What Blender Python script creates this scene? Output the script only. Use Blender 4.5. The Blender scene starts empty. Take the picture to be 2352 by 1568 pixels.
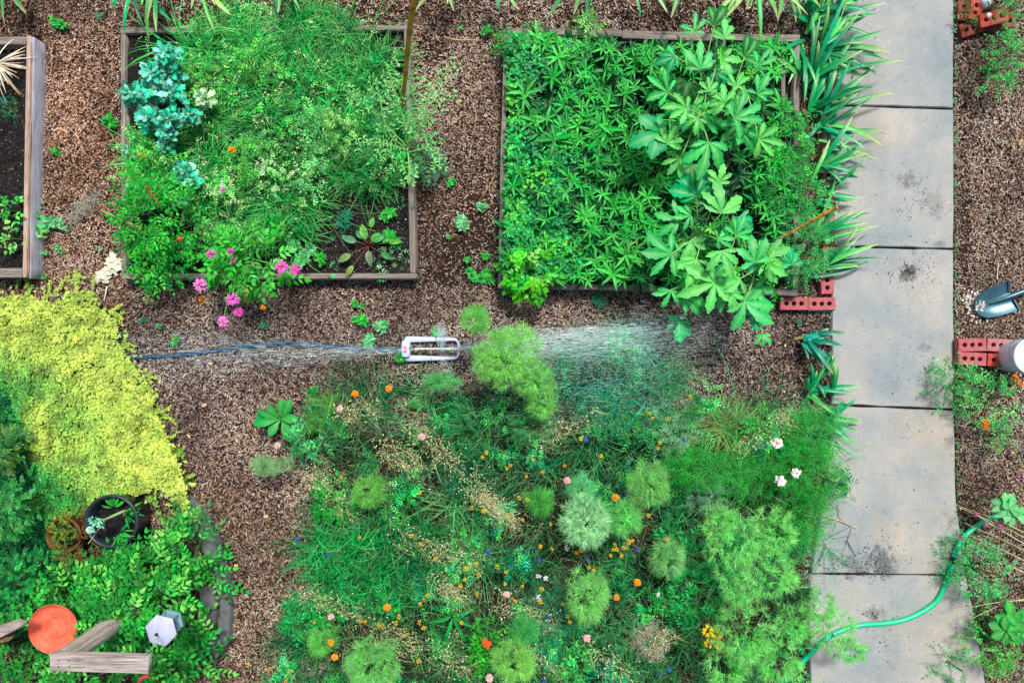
import bpy, bmesh, math
import numpy as np
from mathutils import Vector
sc = bpy.context.scene
rng = np.random.default_rng(11)
PI = math.pi
# ---------------------------------------------------------------- camera, sky, sun, exposure
H = 5.3                     # the drone hovers 5.3 m above the mulch
cam_d = bpy.data.cameras.new('camera'); cam = bpy.data.objects.new('camera', cam_d)
sc.collection.objects.link(cam); sc.camera = cam
cam.location = (0, 0, H); cam.rotation_euler = (0, 0, 0)
cam_d.sensor_width = 36; cam_d.lens = 36*H/(2352/312.4); cam_d.clip_end = 400; cam_d.clip_start = 0.05
world = bpy.data.worlds.new('World'); sc.world = world; world.use_nodes = True
wn = world.node_tree.nodes; wl = world.node_tree.links
sky = wn.new('ShaderNodeTexSky'); sky.sky_type = 'NISHITA'; sky.sun_disc = False
SUN_EL, SUN_AZ = math.radians(62), math.radians(20)
sky.sun_elevation = SUN_EL; sky.sun_rotation = SUN_AZ
sky.dust_density = 4.0; sky.air_density = 1.0; sky.ozone_density = 1.0
wn['Background'].inputs['Strength'].default_value = 0.088
wl.new(sky.outputs[0], wn['Background'].inputs['Color'])
sun_d = bpy.data.lights.new('sun', 'SUN'); sun = bpy.data.objects.new('sun', sun_d); sc.collection.objects.link(sun)
sun_d.energy = 2.9; sun_d.angle = math.radians(10); sun_d.color = (1, .95, .87)
sd = Vector((math.sin(SUN_AZ)*math.cos(SUN_EL), math.cos(SUN_AZ)*math.cos(SUN_EL), math.sin(SUN_EL)))
sun.rotation_euler = sd.to_track_quat('Z', 'Y').to_euler()
sc.view_settings.view_transform = 'Standard'; sc.view_settings.look = 'None'
sc.view_settings.exposure = 0.4; sc.view_settings.gamma = 1
sc.cycles.max_bounces = 6; sc.cycles.diffuse_bounces = 3; sc.cycles.glossy_bounces = 2
sc.cycles.transmission_bounces = 3; sc.cycles.transparent_max_bounces = 16
# ---------------------------------------------------------------- helpers
S = 312.4
def Wp(px, py, z=0.0):
    """point that stands at height z and is seen at (px, py) of the 2352 px wide picture"""
    k = (H-z)/H
    return np.array([(px-1176)/S*k, (784-py)/S*k, z])
def WA(pts, z):
    pts = np.asarray(pts, float); z = np.broadcast_to(z, (len(pts),)); k = (H-z)/H
    return np.stack([(pts[:, 0]-1176)/S*k, (784-pts[:, 1])/S*k, z], 1)
def lin(r, g, b, k=1.0):
    c = np.array([r, g, b], float)/255
    return np.where(c < .04045, c/12.92, ((c+.055)/1.055)**2.4)*k
def vary(col, n, dv=.25, dh=.1):
    c = np.broadcast_to(np.asarray(col, float), (n, 3))
    v = np.exp(rng.normal(0, dv, (n, 1))); h = np.exp(rng.normal(0, dh, (n, 3)))
    return np.clip(c*v*h, 0.001, .9)
_lat = rng.random((64, 64))
def noise(x, y, s=1.0, off=0):
    x = np.asarray(x)*s+off*7.3+200; y = np.asarray(y)*s+off*3.1+200
    i = np.floor(x).astype(int); j = np.floor(y).astype(int); fx = x-i; fy = y-j
    fx = fx*fx*(3-2*fx); fy = fy*fy*(3-2*fy)
    a = _lat[i % 64, j % 64]; b = _lat[(i+1) % 64, j % 64]; c = _lat[i % 64, (j+1) % 64]; d = _lat[(i+1) % 64, (j+1) % 64]
    return (a*(1-fx)+b*fx)*(1-fy)+(c*(1-fx)+d*fx)*fy
def inpoly(p, poly):
    p = np.asarray(p); r = np.zeros(len(p), bool); q = np.asarray(poly, float)
    x, y = p[:, 0], p[:, 1]; j = len(q)-1
    for i in range(len(q)):
        c = ((q[i, 1] > y) != (q[j, 1] > y)) & (x < (q[j, 0]-q[i, 0])*(y-q[i, 1])/(q[j, 1]-q[i, 1]+1e-9)+q[i, 0])
        r ^= c; j = i
    return r
def sample(poly, n, dens=None):
    q = np.asarray(poly, float); lo = q.min(0); hi = q.max(0); out = []; k = 0
    while k < n:
        p = lo+rng.random((n*2+50, 2))*(hi-lo); p = p[inpoly(p, q)]
        if dens is not None: p = p[rng.random(len(p)) < dens(p[:, 0], p[:, 1])]
        out.append(p); k += len(p)
    return np.concatenate(out)[:n]
def blobs(bl):
    """density near 1 inside any of the (x, y, rx, ry) ellipses, ragged edge"""
    def f(x, y):
        d = np.zeros(len(x))
        for bx, by, rx, ry in bl:
            r = np.hypot((x-bx)/rx, (y-by)/ry)+(noise(x, y, .04)-.5)*.7
            d = np.maximum(d, np.clip(1.6-r, 0, 1))
        return d
    return f
class Geo:
    def __init__(s): s.v = []; s.f = []; s.c = []; s.n = 0
    def add(s, v, f, c=None):
        v = np.asarray(v, float).reshape(-1, 3); f = np.asarray(f, int)
        if c is None: c = (.5, .5, .5)
        c = np.broadcast_to(np.asarray(c, float), (len(v), 3))
        s.v.append(v); s.c.append(c); s.f.append(f+s.n); s.n += len(v); return s
    def build(s, name, mat, parent=None, smooth=False, origin=None, scale=None):
        v = np.concatenate(s.v); c = np.concatenate(s.c)
        if parent is not None:
            r = parent
            off = np.array(parent['_o'] if '_o' in parent else (0, 0, 0)); v = v-off
        elif origin is not None: v = v-np.asarray(origin, float)
        me = bpy.data.meshes.new(name); loops = []; starts = []; tot = []; k = 0
        for f in s.f:
            m, w = f.shape; loops.append(f.ravel()); starts.append(k+np.arange(m)*w); tot.append(np.full(m, w)); k += m*w
        loops = np.concatenate(loops).astype(np.int32); starts = np.concatenate(starts).astype(np.int32); tot = np.concatenate(tot).astype(np.int32)
        me.vertices.add(len(v)); me.vertices.foreach_set('co', v.astype(np.float32).ravel())
        me.loops.add(len(loops)); me.loops.foreach_set('vertex_index', loops)
        me.polygons.add(len(starts)); me.polygons.foreach_set('loop_start', starts)
        try: me.polygons.foreach_set('loop_total', tot)
        except Exception: pass
        me.update(calc_edges=True); me.validate()
        if len(me.vertices) == len(c):
            a = me.color_attributes.new('Col', 'FLOAT_COLOR', 'POINT')
            a.data.foreach_set('color', np.concatenate([c, np.ones((len(c), 1))], 1).astype(np.float32).ravel())
        if smooth: me.polygons.foreach_set('use_smooth', np.ones(len(me.polygons), bool))
        me.materials.append(mat)
        o = bpy.data.objects.new(name, me); sc.collection.objects.link(o)
        if parent is not None: o.parent = parent; o['_o'] = list(map(float, off))
        elif origin is not None: o.location = origin
        return o
def tag(o, label=None, cat=None, group=None, kind=None):
    if label: o['label'] = label
    if cat: o['category'] = cat
    if group: o['group'] = group
    if kind: o['kind'] = kind
    return o
def thing(name, label, cat, loc, group=None):
    o = bpy.data.objects.new(name, None); sc.collection.objects.link(o); o.location = [float(a) for a in loc]
    o.empty_display_size = .05; o['_o'] = [float(a) for a in loc]; return tag(o, label, cat, group)
def clone(root, loc, rz=0.0, s=1.0, label=None, group=None):
    def cp(o, par):
        c = o.copy(); sc.collection.objects.link(c)
        if par is not None: c.parent = par
        for ch in list(o.children): cp(ch, c)
        return c
    r = cp(root, None); r.location = [float(a) for a in loc]; r.rotation_euler = (0, 0, rz); r.scale = (s, s, s)
    if label: r['label'] = label
    if group: r['group'] = group
    return r
def prof(kind, t):
    if kind == 'grass': return np.clip(.55+.9*t, 0, 1)*np.sqrt(np.clip(1-t, 0.02, 1))
    if kind == 'strap': return np.clip(.7+t, 0, 1)*np.clip((1-t)*3.2, .04, 1)**.7
    if kind == 'leaf': return np.sin(PI*np.clip(t**.75, .02, .985))**.9+.03
    if kind == 'oval': return np.sqrt(np.sin(PI*np.clip(t, .02, .98)))
    if kind == 'obl': return np.sin(PI*np.clip(t**1.5, .004, .985))**.8+.06
    if kind == 'lobe': return (np.sin(PI*np.clip(t**1.55, .003, .99))**.75+.08)*(1+.16*np.where((np.arange(len(t)) % 2) == 1, 1, -1)*(t > .35))
    if kind == 'petal': return np.clip(.35+t*1.1, 0, 1)*np.clip((1-t)*5, .35, 1)
    if kind == 'hair': return np.full(len(t), 1.0)*np.clip(1.2-t, .2, 1)
    return np.ones(len(t))
def arr(a, n): return np.broadcast_to(np.asarray(a, float), (n,)).astype(float)
def spine(P, az, el0, el1, L, segs, daz=0.0, tt=None):
    n = len(P); t = np.linspace(0, 1, segs+1); tm = (t[1:]+t[:-1])/2
    az = arr(az, n)[:, None]; e0 = arr(el0, n)[:, None]; e1 = arr(el1, n)[:, None]; L = arr(L, n)[:, None]; da = arr(daz, n)[:, None]
    el = e0+(e1-e0)*tm; a = az+da*tm
    d = np.stack([np.cos(el)*np.cos(a), np.cos(el)*np.sin(a), np.sin(el)], -1)*(L/segs)[..., None]
    pos = np.concatenate([P[:, None, :], P[:, None, :]+np.cumsum(d, 1)], 1)
    return pos, az+da*t, e0+(e1-e0)*t
def ribbons(g, P, az, el0, el1, L, Wd, col, tip=None, segs=3, pr='leaf', fold=.25, daz=0, roll=0, mid=None, nx=1, ruffle=0, tipp=3):
    P = np.asarray(P, float).reshape(-1, 3); n = len(P)
    if n == 0: return
    pos, a, el = spine(P, az, el0, el1, L, segs, daz)
    t = np.linspace(0, 1, segs+1)
    dr = np.stack([np.cos(el)*np.cos(a), np.cos(el)*np.sin(a), np.sin(el)], -1)
    sd = np.stack([-np.sin(a), np.cos(a), np.zeros_like(a)], -1); nm = np.cross(dr, sd)
    r = arr(roll, n)[:, None, None]; s2 = sd*np.cos(r)+nm*np.sin(r); n2 = nm*np.cos(r)-sd*np.sin(r)
    w = arr(Wd, n)[:, None]*prof(pr, t)[None, :]/2
    us = np.array([-1., 1.]) if nx == 0 else np.linspace(-1, 1, 2*nx+1); m = len(us)
    v = pos[:, :, None, :]+s2[:, :, None, :]*(us[None, None, :]*w[:, :, None])[..., None]
    lift = fold*w[:, :, None]*np.abs(us)[None, None, :]
    if ruffle:
        ph = rng.random((n, 1, 1))*6.28
        lift = lift+ruffle*w.max(1)[:, None, None]*np.abs(us)[None, None, :]**2*np.sin(ph+t[None, :, None]*26+us[None, None, :]*5)
    v = v+n2[:, :, None, :]*lift[..., None]
    c = np.broadcast_to(np.asarray(col, float), (n, 3))[:, None, None, :]*np.ones((1, segs+1, m, 1))
    if mid is not None:
        k = np.clip(1-np.abs(us)*1.9, 0, 1)[None, None, :, None]*.75*(1-t*.5)[None, :, None, None]; c = c*(1-.6*k)+np.asarray(mid)*.6*k
    if tip is not None:
        k = (t**tipp)[None, :, None, None]; c = c*(1-k)+np.broadcast_to(np.asarray(tip, float), (n, 3))[:, None, None, :]*k
    q = []
    for i in range(segs):
        for j in range(m-1):
            q.append((i*m+j, (i+1)*m+j, (i+1)*m+j+1, i*m+j+1))
    q = np.array(q); f = (q[None]+(np.arange(n)*(segs+1)*m)[:, None, None]).reshape(-1, 4)
    g.add(v.reshape(-1, 3), f, c.reshape(-1, 3)); return pos
def tube(g, pts, rad, col=(.5, .5, .5), sides=7, cap=True):
    pts = np.asarray(pts, float); n = len(pts); rad = arr(rad, n)
    d = np.gradient(pts, axis=0); d /= np.linalg.norm(d, axis=1)[:, None]+1e-9
    up = np.array([0, 0, 1.]) if abs(d[0][2]) < .9 else np.array([1., 0, 0])
    s = np.cross(d, up); s /= np.linalg.norm(s, axis=1)[:, None]+1e-9; u = np.cross(s, d)
    th = np.arange(sides)/sides*2*PI
    v = pts[:, None]+(s[:, None]*np.cos(th)[None, :, None]+u[:, None]*np.sin(th)[None, :, None])*rad[:, None, None]
    f = [(i*sides+j, i*sides+(j+1) % sides, (i+1)*sides+(j+1) % sides, (i+1)*sides+j) for i in range(n-1) for j in range(sides)]
    c = col if np.ndim(col) == 1 else np.repeat(np.asarray(col), sides, 0)
    g.add(v.reshape(-1, 3), f, c)
    if cap:
        for k in (0, n-1):
            ring = v[k]; g.add(np.vstack([ring, pts[k]]), [(j, (j+1) % sides, sides) for j in range(sides)], col if np.ndim(col) == 1 else np.asarray(col)[k])
def bez(pts, n=12):
    """Catmull-Rom through the points"""
    p = [np.asarray(q, float) for q in pts]; p = [2*p[0]-p[1]]+p+[2*p[-1]-p[-2]]; out = []
    for i in range(1, len(p)-2):
        for k in range(n):
            t = k/n; a, b, c, d = p[i-1:i+3]
            out.append(.5*((2*b)+(c-a)*t+(2*a-5*b+4*c-d)*t*t+(3*b-a-3*c+d)*t**3))
    out.append(p[-2]); return np.array(out)
def lathe(g, c, prf, col=(.5, .5, .5), sides=40, jit=0):
    c = np.asarray(c, float); th = np.arange(sides)/sides*2*PI; v = []
    for r, z in prf:
        rr = r*(1+jit*np.sin(th*3+z*9)); v.append(np.stack([c[0]+rr*np.cos(th), c[1]+rr*np.sin(th), np.full(sides, c[2]+z)], 1))
    v = np.concatenate(v); f = [(i*sides+j, i*sides+(j+1) % sides, (i+1)*sides+(j+1) % sides, (i+1)*sides+j) for i in range(len(prf)-1) for j in range(sides)]
    g.add(v, f, col)
def prism(g, top, z0, z1, col=(.5, .5, .5), bev=.004, sub=10, wob=0.0, seed=0):
    """a board or slab with the outline `top` (world xy), slightly worn upper edge"""
    top = np.asarray(top, float)[:, :2]; out = []
    if wob or sub > 1:
        for i in range(len(top)):
            a, b = top[i], top[(i+1) % len(top)]
            k = max(1, int(np.linalg.norm(b-a)/(1.0/sub)))
            for j in range(k): out.append(a+(b-a)*j/k)
        top = np.array(out)
    c = top.mean(0); n = len(top)
    nxt = np.roll(top, -1, 0)-np.roll(top, 1, 0); nr = np.stack([nxt[:, 1], -nxt[:, 0]], 1); nr /= np.linalg.norm(nr, axis=1)[:, None]+1e-9
    ar = np.sum(top[:, 0]*np.roll(top[:, 1], -1)-np.roll(top[:, 0], -1)*top[:, 1])
    if ar < 0: nr = -nr
    w = (noise(top[:, 0]*1.0, top[:, 1], 9, seed)-.5)*2*wob if wob else 0
    o = top+nr*(w[:, None] if wob else 0); i_ = o-nr*bev
    v = np.concatenate([np.c_[i_, np.full(n, z1)], np.c_[o, np.full(n, z1-bev)], np.c_[o, np.full(n, z0)]])
    f = [(r*n+j, (r+1)*n+j, (r+1)*n+(j+1) % n, r*n+(j+1) % n) for r in range(2) for j in range(n)]
    g.add(v, f, col); g.add(np.c_[i_, np.full(n, z1)], [tuple(range(n))], col)
# ---------------------------------------------------------------- materials
def mat(name, rough=.6, spec=.3):
    m = bpy.data.materials.new(name); m.use_nodes = True; nt = m.node_tree; b = nt.nodes['Principled BSDF']
    b.inputs['Roughness'].default_value = rough; b.inputs['Specular IOR Level'].default_value = spec
    return m, nt, b
def N(nt, t, **k):
    n = nt.nodes.new(t)
    for a, b in k.items():
        if hasattr(n, a): setattr(n, a, b)
        else: n.inputs[a].default_value = b
    return n
def ramp(nt, src, stops):
    r = nt.nodes.new('ShaderNodeValToRGB'); e = r.color_ramp.elements
    while len(e) < len(stops): e.new(.5)
    for i, (p, c) in enumerate(stops): e[i].position = p; e[i].color = (*[float(x) for x in c], 1)
    nt.links.new(src, r.inputs[0]); return r.outputs[0]
def mixc(nt, fac, a, b, mode='MIX'):
    m = nt.nodes.new('ShaderNodeMix'); m.data_type = 'RGBA'; m.blend_type = mode
    for s, v in ((0, fac), (6, a), (7, b)):
        if hasattr(v, 'links') or hasattr(v, 'is_output'): nt.links.new(v, m.inputs[s])
        elif s == 0: m.inputs[0].default_value = v
        else: m.inputs[s].default_value = (*[float(x) for x in v], 1)
    return m.outputs[2]
def noisetex(nt, scale, detail=4, rough=.6, sx=(1, 1, 1), coord='Object'):
    tc = nt.nodes.new('ShaderNodeTexCoord'); mp = nt.nodes.new('ShaderNodeMapping'); mp.inputs['Scale'].default_value = sx
    nt.links.new(tc.outputs[coord], mp.inputs[0]); n = nt.nodes.new('ShaderNodeTexNoise')
    n.inputs['Scale'].default_value = scale; n.inputs['Detail'].default_value = detail; n.inputs['Roughness'].default_value = rough
    nt.links.new(mp.outputs[0], n.inputs[0]); return n.outputs[0]
def bump(nt, b, h, st=.4, d=.01):
    bp = nt.nodes.new('ShaderNodeBump'); bp.inputs['Strength'].default_value = st; bp.inputs['Distance'].default_value = d
    nt.links.new(h, bp.inputs['Height']); nt.links.new(bp.outputs[0], b.inputs['Normal'])
def leaf_mat(name, trans=.3, rough=.5, spec=.35, ns=60, sat=1.08, hue=.5):
    m, nt, b = mat(name, rough, spec); at = N(nt, 'ShaderNodeVertexColor', layer_name='Col')
    nf = noisetex(nt, ns, 2); k = ramp(nt, nf, [(.3, (.82, .82, .82)), (.7, (1.12, 1.12, 1.12))])
    col = mixc(nt, 1.0, at.outputs[0], k, 'MULTIPLY'); hs = N(nt, 'ShaderNodeHueSaturation'); hs.inputs['Saturation'].default_value = sat; hs.inputs['Hue'].default_value = hue; nt.links.new(col, hs.inputs['Color']); col = hs.outputs[0]; nt.links.new(col, b.inputs['Base Color'])
    tr = N(nt, 'ShaderNodeBsdfTranslucent'); nt.links.new(col, tr.inputs[0]); mx = N(nt, 'ShaderNodeMixShader'); mx.inputs[0].default_value = trans
    nt.links.new(b.outputs[0], mx.inputs[1]); nt.links.new(tr.outputs[0], mx.inputs[2]); nt.links.new(mx.outputs[0], nt.nodes['Material Output'].inputs[0])
    return m
def solid(name, col, rough=.5, spec=.4, ns=40, amt=.15, metal=0, bp=0):
    m, nt, b = mat(name, rough, spec); c = np.asarray(col, float); nf = noisetex(nt, ns, 5)
    nt.links.new(ramp(nt, nf, [(.3, c*(1-amt)), (.7, np.clip(c*(1+amt), 0, 1))]), b.inputs['Base Color']); b.inputs['Metallic'].default_value = metal
    if bp: bump(nt, b, nf, bp, .004)
    return m
def wood(name, c0, c1, c2, along='x', crack=(.03, .02, .012)):
    m, nt, b = mat(name, .8, .2); sx = (1.2, 26, 26) if along == 'x' else ((26, 1.2, 26) if along == 'y' else (26, 26, 1.2))
    g = noisetex(nt, 2.4, 6, .65, sx); pnoise = noisetex(nt, 3.2, 3)
    col = ramp(nt, g, [(.3, c0), (.48, c1), (.7, c2)]); fine = noisetex(nt, 6, 3, .7, tuple(q*1.0 for q in sx))
    col = mixc(nt, 1.0, col, ramp(nt, fine, [(.36, (.45, .42, .4)), (.47, (1, 1, 1))]), 'MULTIPLY')
    col = mixc(nt, ramp(nt, pnoise, [(.5, (0, 0, 0)), (.75, (.5, .5, .5))]), col, np.asarray(c0)*.8)
    nt.links.new(col, b.inputs['Base Color']); bump(nt, b, fine, .5, .004); return m
M_leaf = leaf_mat('leaf', .2, .45, .3, hue=.508); M_fine = leaf_mat('fine_leaf', .25, .6, .15, sat=1.06, hue=.511); M_wax = leaf_mat('waxy_leaf', .15, .4, .45, hue=.508); M_puff = leaf_mat('feathery_leaf', .25, .6, .15, sat=1.04, hue=.504)
M_carp = leaf_mat('golden_leaf', .2, .5, .25, sat=.95); M_petal = leaf_mat('petal', .3, .6, .2, 90, 1.0)
def attr_mat(name, rough=.8, spec=.2, bp=0):
    m, nt, b = mat(name, rough, spec); at = N(nt, 'ShaderNodeVertexColor', layer_name='Col'); nf = noisetex(nt, 90, 3)
    nt.links.new(mixc(nt, 1.0, at.outputs[0], ramp(nt, nf, [(.3, (.75, .75, .75)), (.7, (1.2, 1.2, 1.2))]), 'MULTIPLY'), b.inputs['Base Color'])
    if bp: bump(nt, b, nf, bp, .003)
    return m
M_chip = attr_mat('wood_chip', .85, .15); M_stem = attr_mat('stem', .6, .25); M_dry = attr_mat('dry_straw', .75, .2)
def soil_mat(name, a, b_, c, s=30):
    m, nt, b = mat(name, .95, .15); n1 = noisetex(nt, s, 8, .75); n2 = noisetex(nt, 2.5, 4)
    col = ramp(nt, n1, [(.32, a), (.5, b_), (.72, c)]); col = mixc(nt, 1.0, col, ramp(nt, n2, [(.3, (.65, .65, .68)), (.7, (1.25, 1.2, 1.15))]), 'MULTIPLY')
    nt.links.new(col, b.inputs['Base Color']); bump(nt, b, n1, .9, .02); return m
M_ground = soil_mat('mulch_soil', (.012, .008, .006), (.035, .022, .016), (.11, .07, .05), 45)
M_soil = soil_mat('garden_soil', (.006, .006, .007), (.017, .016, .017), (.06, .055, .052), 40)
# concrete with stains of its own
M_conc, nt, b = mat('concrete', .85, .25)
n1 = noisetex(nt, 1.7, 9, .72); n2 = noisetex(nt, 60, 4, .7); n3 = noisetex(nt, 22, 6, .75)
col = ramp(nt, n1, [(.3, lin(134, 147, 152)), (.45, lin(154, 160, 161)), (.55, lin(166, 167, 164)), (.7, lin(188, 182, 174))])
col = mixc(nt, 1.0, col, ramp(nt, n2, [(.3, (.86, .86, .86)), (.7, (1.1, 1.1, 1.1))]), 'MULTIPLY')
col = mixc(nt, 1.0, col, ramp(nt, n3, [(.3, (.55, .55, .56)), (.4, (1, 1, 1))]), 'MULTIPLY')
col = mixc(nt, 1.0, col, ramp(nt, noisetex(nt, .9, 7, .7), [(.35, (.86, .9, .93)), (.5, (1, 1, 1)), (.62, (1.02, .95, .86))]), 'MULTIPLY')
tc = nt.nodes.new('ShaderNodeTexCoord')
for (px, py, r, st) in [(2085, 625, .17, .85), (2085, 415, .16, .5), (2120, 800, .1, .35), (2030, 1290, .3, .6), (2010, 1410, .16, .5), (2150, 470, .25, .3), (2160, 560, .12, .35), (1960, 1300, .2, .45)]:
    dn = nt.nodes.new('ShaderNodeVectorMath'); dn.operation = 'DISTANCE'; nt.links.new(tc.outputs['Object'], dn.inputs[0]); dn.inputs[1].default_value = tuple(Wp(px, py, .05))
    mr = nt.nodes.new('ShaderNodeMapRange'); nt.links.new(dn.outputs['Value'], mr.inputs[0]); mr.inputs[1].default_value = r; mr.inputs[2].default_value = 0; mr.inputs[3].default_value = -.28; mr.inputs[4].default_value = .3
    ad = nt.nodes.new('ShaderNodeMath'); nt.links.new(mr.outputs[0], ad.inputs[0]); nt.links.new(noisetex(nt, 14, 6, .75), ad.inputs[1])
    rr = ramp(nt, ad.outputs[0], [(.55, (1, 1, 1)), (.66, (1-st*.8,)*3)]); col = mixc(nt, 1.0, col, rr, 'MULTIPLY')
nt.links.new(col, b.inputs['Base Color']); bump(nt, b, n2, .5, .004)
G0 = lin(134, 126, 118); G1 = lin(162, 154, 146); G2 = lin(106, 97, 90)
M_wx = wood('weathered_board', G2, G0, G1, 'x'); M_wy = wood('weathered_board_upright_grain', G2, G0, G1, 'y')
M_tim = wood('grey_timber', lin(140, 140, 150), lin(165, 168, 182), lin(190, 192, 205), 'y')
M_timp = wood('pinkish_timber', lin(150, 120, 100), lin(185, 160, 145), lin(205, 185, 175), 'y')
M_post = wood('silver_post', lin(105, 95, 85), lin(160, 152, 142), lin(200, 192, 184), 'z'); M_arm = wood('silver_board', lin(110, 100, 92), lin(165, 155, 150), lin(200, 195, 192), 'x')
M_brick = {}
for k, c in dict(pink=(186, 100, 106), red=(190, 80, 66), dark=(130, 62, 56), dusty=(188, 120, 122)).items():
    m_, nt, b = mat('brick_'+k, .9, .15); f1 = noisetex(nt, 30, 6, .7); f2 = noisetex(nt, 9, 5, .7); c_ = lin(*c)
    q_ = mixc(nt, ramp(nt, f2, [(.45, (0, 0, 0)), (.7, (.75, .75, .75))]), ramp(nt, f1, [(.3, c_*.6), (.7, c_*1.2)]), lin(168, 138, 130)); nt.links.new(q_, b.inputs['Base Color']); bump(nt, b, f1, .8, .004); M_brick[k] = m_
# ---------------------------------------------------------------- the setting
g = Geo(); e = 60
gx = np.concatenate([[-e, -20, -8], np.linspace(-4.6, 4.6, 120), [8, 20, e]]); gy = np.concatenate([[-e, -20, -8], np.linspace(-3.4, 3.4, 90), [8, 20, e]])
X, Y = np.meshgrid(gx, gy, indexing='ij'); Z = (noise(X, Y, 3)-.5)*.02+(noise(X, Y, 9, 2)-.5)*.012
Z = np.where((np.abs(X) < 5) & (np.abs(Y) < 3.6), Z, 0)-.008; ny = len(gy)
f = [(i*ny+j, (i+1)*ny+j, (i+1)*ny+j+1, i*ny+j+1) for i in range(len(gx)-1) for j in range(ny-1)]
g.add(np.stack([X, Y, Z], -1), f); tag(g.build('ground', M_ground, smooth=True), kind='structure')
# concrete path, one slab after another
PZ = .05
def path_x(py, side):
    L = [(-300, 1914), (930, 1911), (1100, 1900), (1310, 1864), (1430, 1858), (1800, 1870)]; R = [(-300, 2190), (930, 2191), (1150, 2197), (1310, 2217), (1450, 2245), (1800, 2300)]
    q = L if side == 'L' else R; return np.interp(py, [a for a, _ in q], [b for _, b in q])
joints = [(-330, -330), (-75, -70), (241, 250), (566, 572), (930, 941), (1318, 1321), (1690, 1690), (1990, 1990)]
g = Geo(); gp = 2.2
for (l0, r0), (l1, r1) in zip(joints[:-1], joints[1:]):
    l0 += gp; r0 += gp; l1 -= gp; r1 -= gp; out = []
    for t in np.linspace(0, 1, 12): py = l0+(l1-l0)*t; out.append((path_x(py, 'L'), py))
    for t in np.linspace(1, 0, 12): py = r0+(r1-r0)*t; out.append((path_x(py, 'R'), py))
    prism(g, WA(out, PZ), -.05, PZ, bev=.007, sub=14, wob=.004, seed=3)
tag(g.build('concrete_path', M_conc), kind='structure')
g = Geo(); q = WA([(path_x(y, 'L')+4, y) for y in (-280, 400, 900, 1100, 1310, 1430, 1780)]+[(path_x(y, 'R')-4, y) for y in (1780, 1430, 1310, 1100, 900, 400, -280)], .03)
g.add(q, [tuple(range(len(q)))]); tag(g.build('path_joint_soil', M_soil), kind='structure')
# raised beds: outlines at board top
BZ = .14
beds = {2: [(276, 63), (941, 58), (956, 640), (280, 640)], 3: [(1159, 66), (1836, 80), (1831, 678), (1145, 660)], 1: [(-420, 84), (97, 84), (93, 640), (-420, 640)]}
def quad(a, b, c, d, z=BZ): return WA([a, b, c, d], z)
def mid_(a, b, t): return (a[0]+(b[0]-a[0])*t, a[1]+(b[1]-a[1])*t)
def nails(g, pts, z=BZ):
    for p in pts: lathe(g, Wp(p[0], p[1], z), [(0.0001, .002), (.004, .0018), (.0045, -.001)], (.1, .09, .08), 8)
# middle bed
o = thing('raised_bed', 'square timber raised bed overgrown with grass, kale and zinnias', 'raised bed', Wp(610, 350, 0), 'raised beds')
for nm, q, m in [('board', [(276, 63), (941, 58), (941.5, 69), (276.5, 76)], M_wx), ('board', [(277, 627.5), (956, 627.5), (956, 640), (280, 640)], M_wx),
                 ('board', [(276.5, 76.5), (287, 76.5), (290, 627), (279, 627)], M_wy), ('board', [(928, 69.5), (941.5, 69.5), (955.5, 627), (942, 627)], M_wy)]:
    g = Geo(); prism(g, quad(*q), -.04, BZ, bev=.003, sub=12, wob=.0025, seed=len(o.children)); g.build(nm, m, o)
g = Geo(); prism(g, quad((284, 265), (293, 265), (296, 440), (287, 440), .125), .02, .125, bev=.003); tag(g.build('cleat', M_wy, o), 'short grey cleat inside the left board')
# right bed
o = thing('raised_bed', 'timber raised bed filled with okra and low weeds, beside the brick edging', 'raised bed', Wp(1490, 370, 0), 'raised beds')
for nm, q, m in [('board', [(1166, 64), (1428, 69), (1428, 84), (1166, 79)], M_wx), ('board', [(1429, 71), (1640, 76), (1640, 96), (1429, 89)], M_wx), ('board', [(1641, 78), (1837, 81), (1837, 97), (1641, 93)], M_wx),
                 ('board', [(1158, 80), (1170, 80), (1163.5, 277), (1152, 277)], M_wy), ('board', [(1151, 278), (1163, 278), (1157, 649), (1144.5, 649)], M_wy),
                 ('board', [(1144, 650), (1480, 654), (1480, 667), (1144, 661)], M_wx), ('board', [(1481, 655), (1834, 664), (1834, 680), (1481, 669)], M_wx), ('board', [(1823, 98), (1836, 98), (1834, 663), (1821, 663)], M_wy)]:
    g = Geo(); prism(g, quad(*q), -.04, BZ+rng.random()*.01, bev=.003, sub=12, wob=.0025, seed=len(o.children)); g.build(nm, m, o)
g = Geo(); prism(g, quad((1795, 150), (1804, 150), (1804, 260), (1795, 260), .16), .02, .16, bev=.003); tag(g.build('stake', M_wy, o), 'grey stake standing inside the right board')
# left bed, half out of frame: pinkish inner plank against a weathered sleeper
o = thing('raised_bed', 'heavy timber raised bed of bare soil, cut off by the left edge', 'raised bed', Wp(-100, 360, 0), 'raised beds')
g = Geo(); prism(g, quad((-420, 84), (60, 84), (60, 103), (-420, 103), .15), -.04, .15, sub=12, wob=.003); g.build('board', M_wx, o)
g = Geo(); prism(g, quad((-420, 104), (60, 104), (60, 111), (-420, 111), .11), -.04, .11, sub=12, wob=.002); tag(g.build('ledge', solid('ochre_wood', lin(150, 125, 60), .8), o), 'ochre stained ledge inside the far board')
g = Geo(); prism(g, quad((-420, 615), (51, 615), (51, 637), (-420, 637), .15), -.04, .15, sub=12, wob=.003); g.build('board', M_wx, o)
g = Geo(); prism(g, quad((60, 83), (71, 83), (61.5, 637), (51, 637), .14), -.04, .14, sub=12, wob=.003); g.build('plank', M_timp, o)
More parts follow.
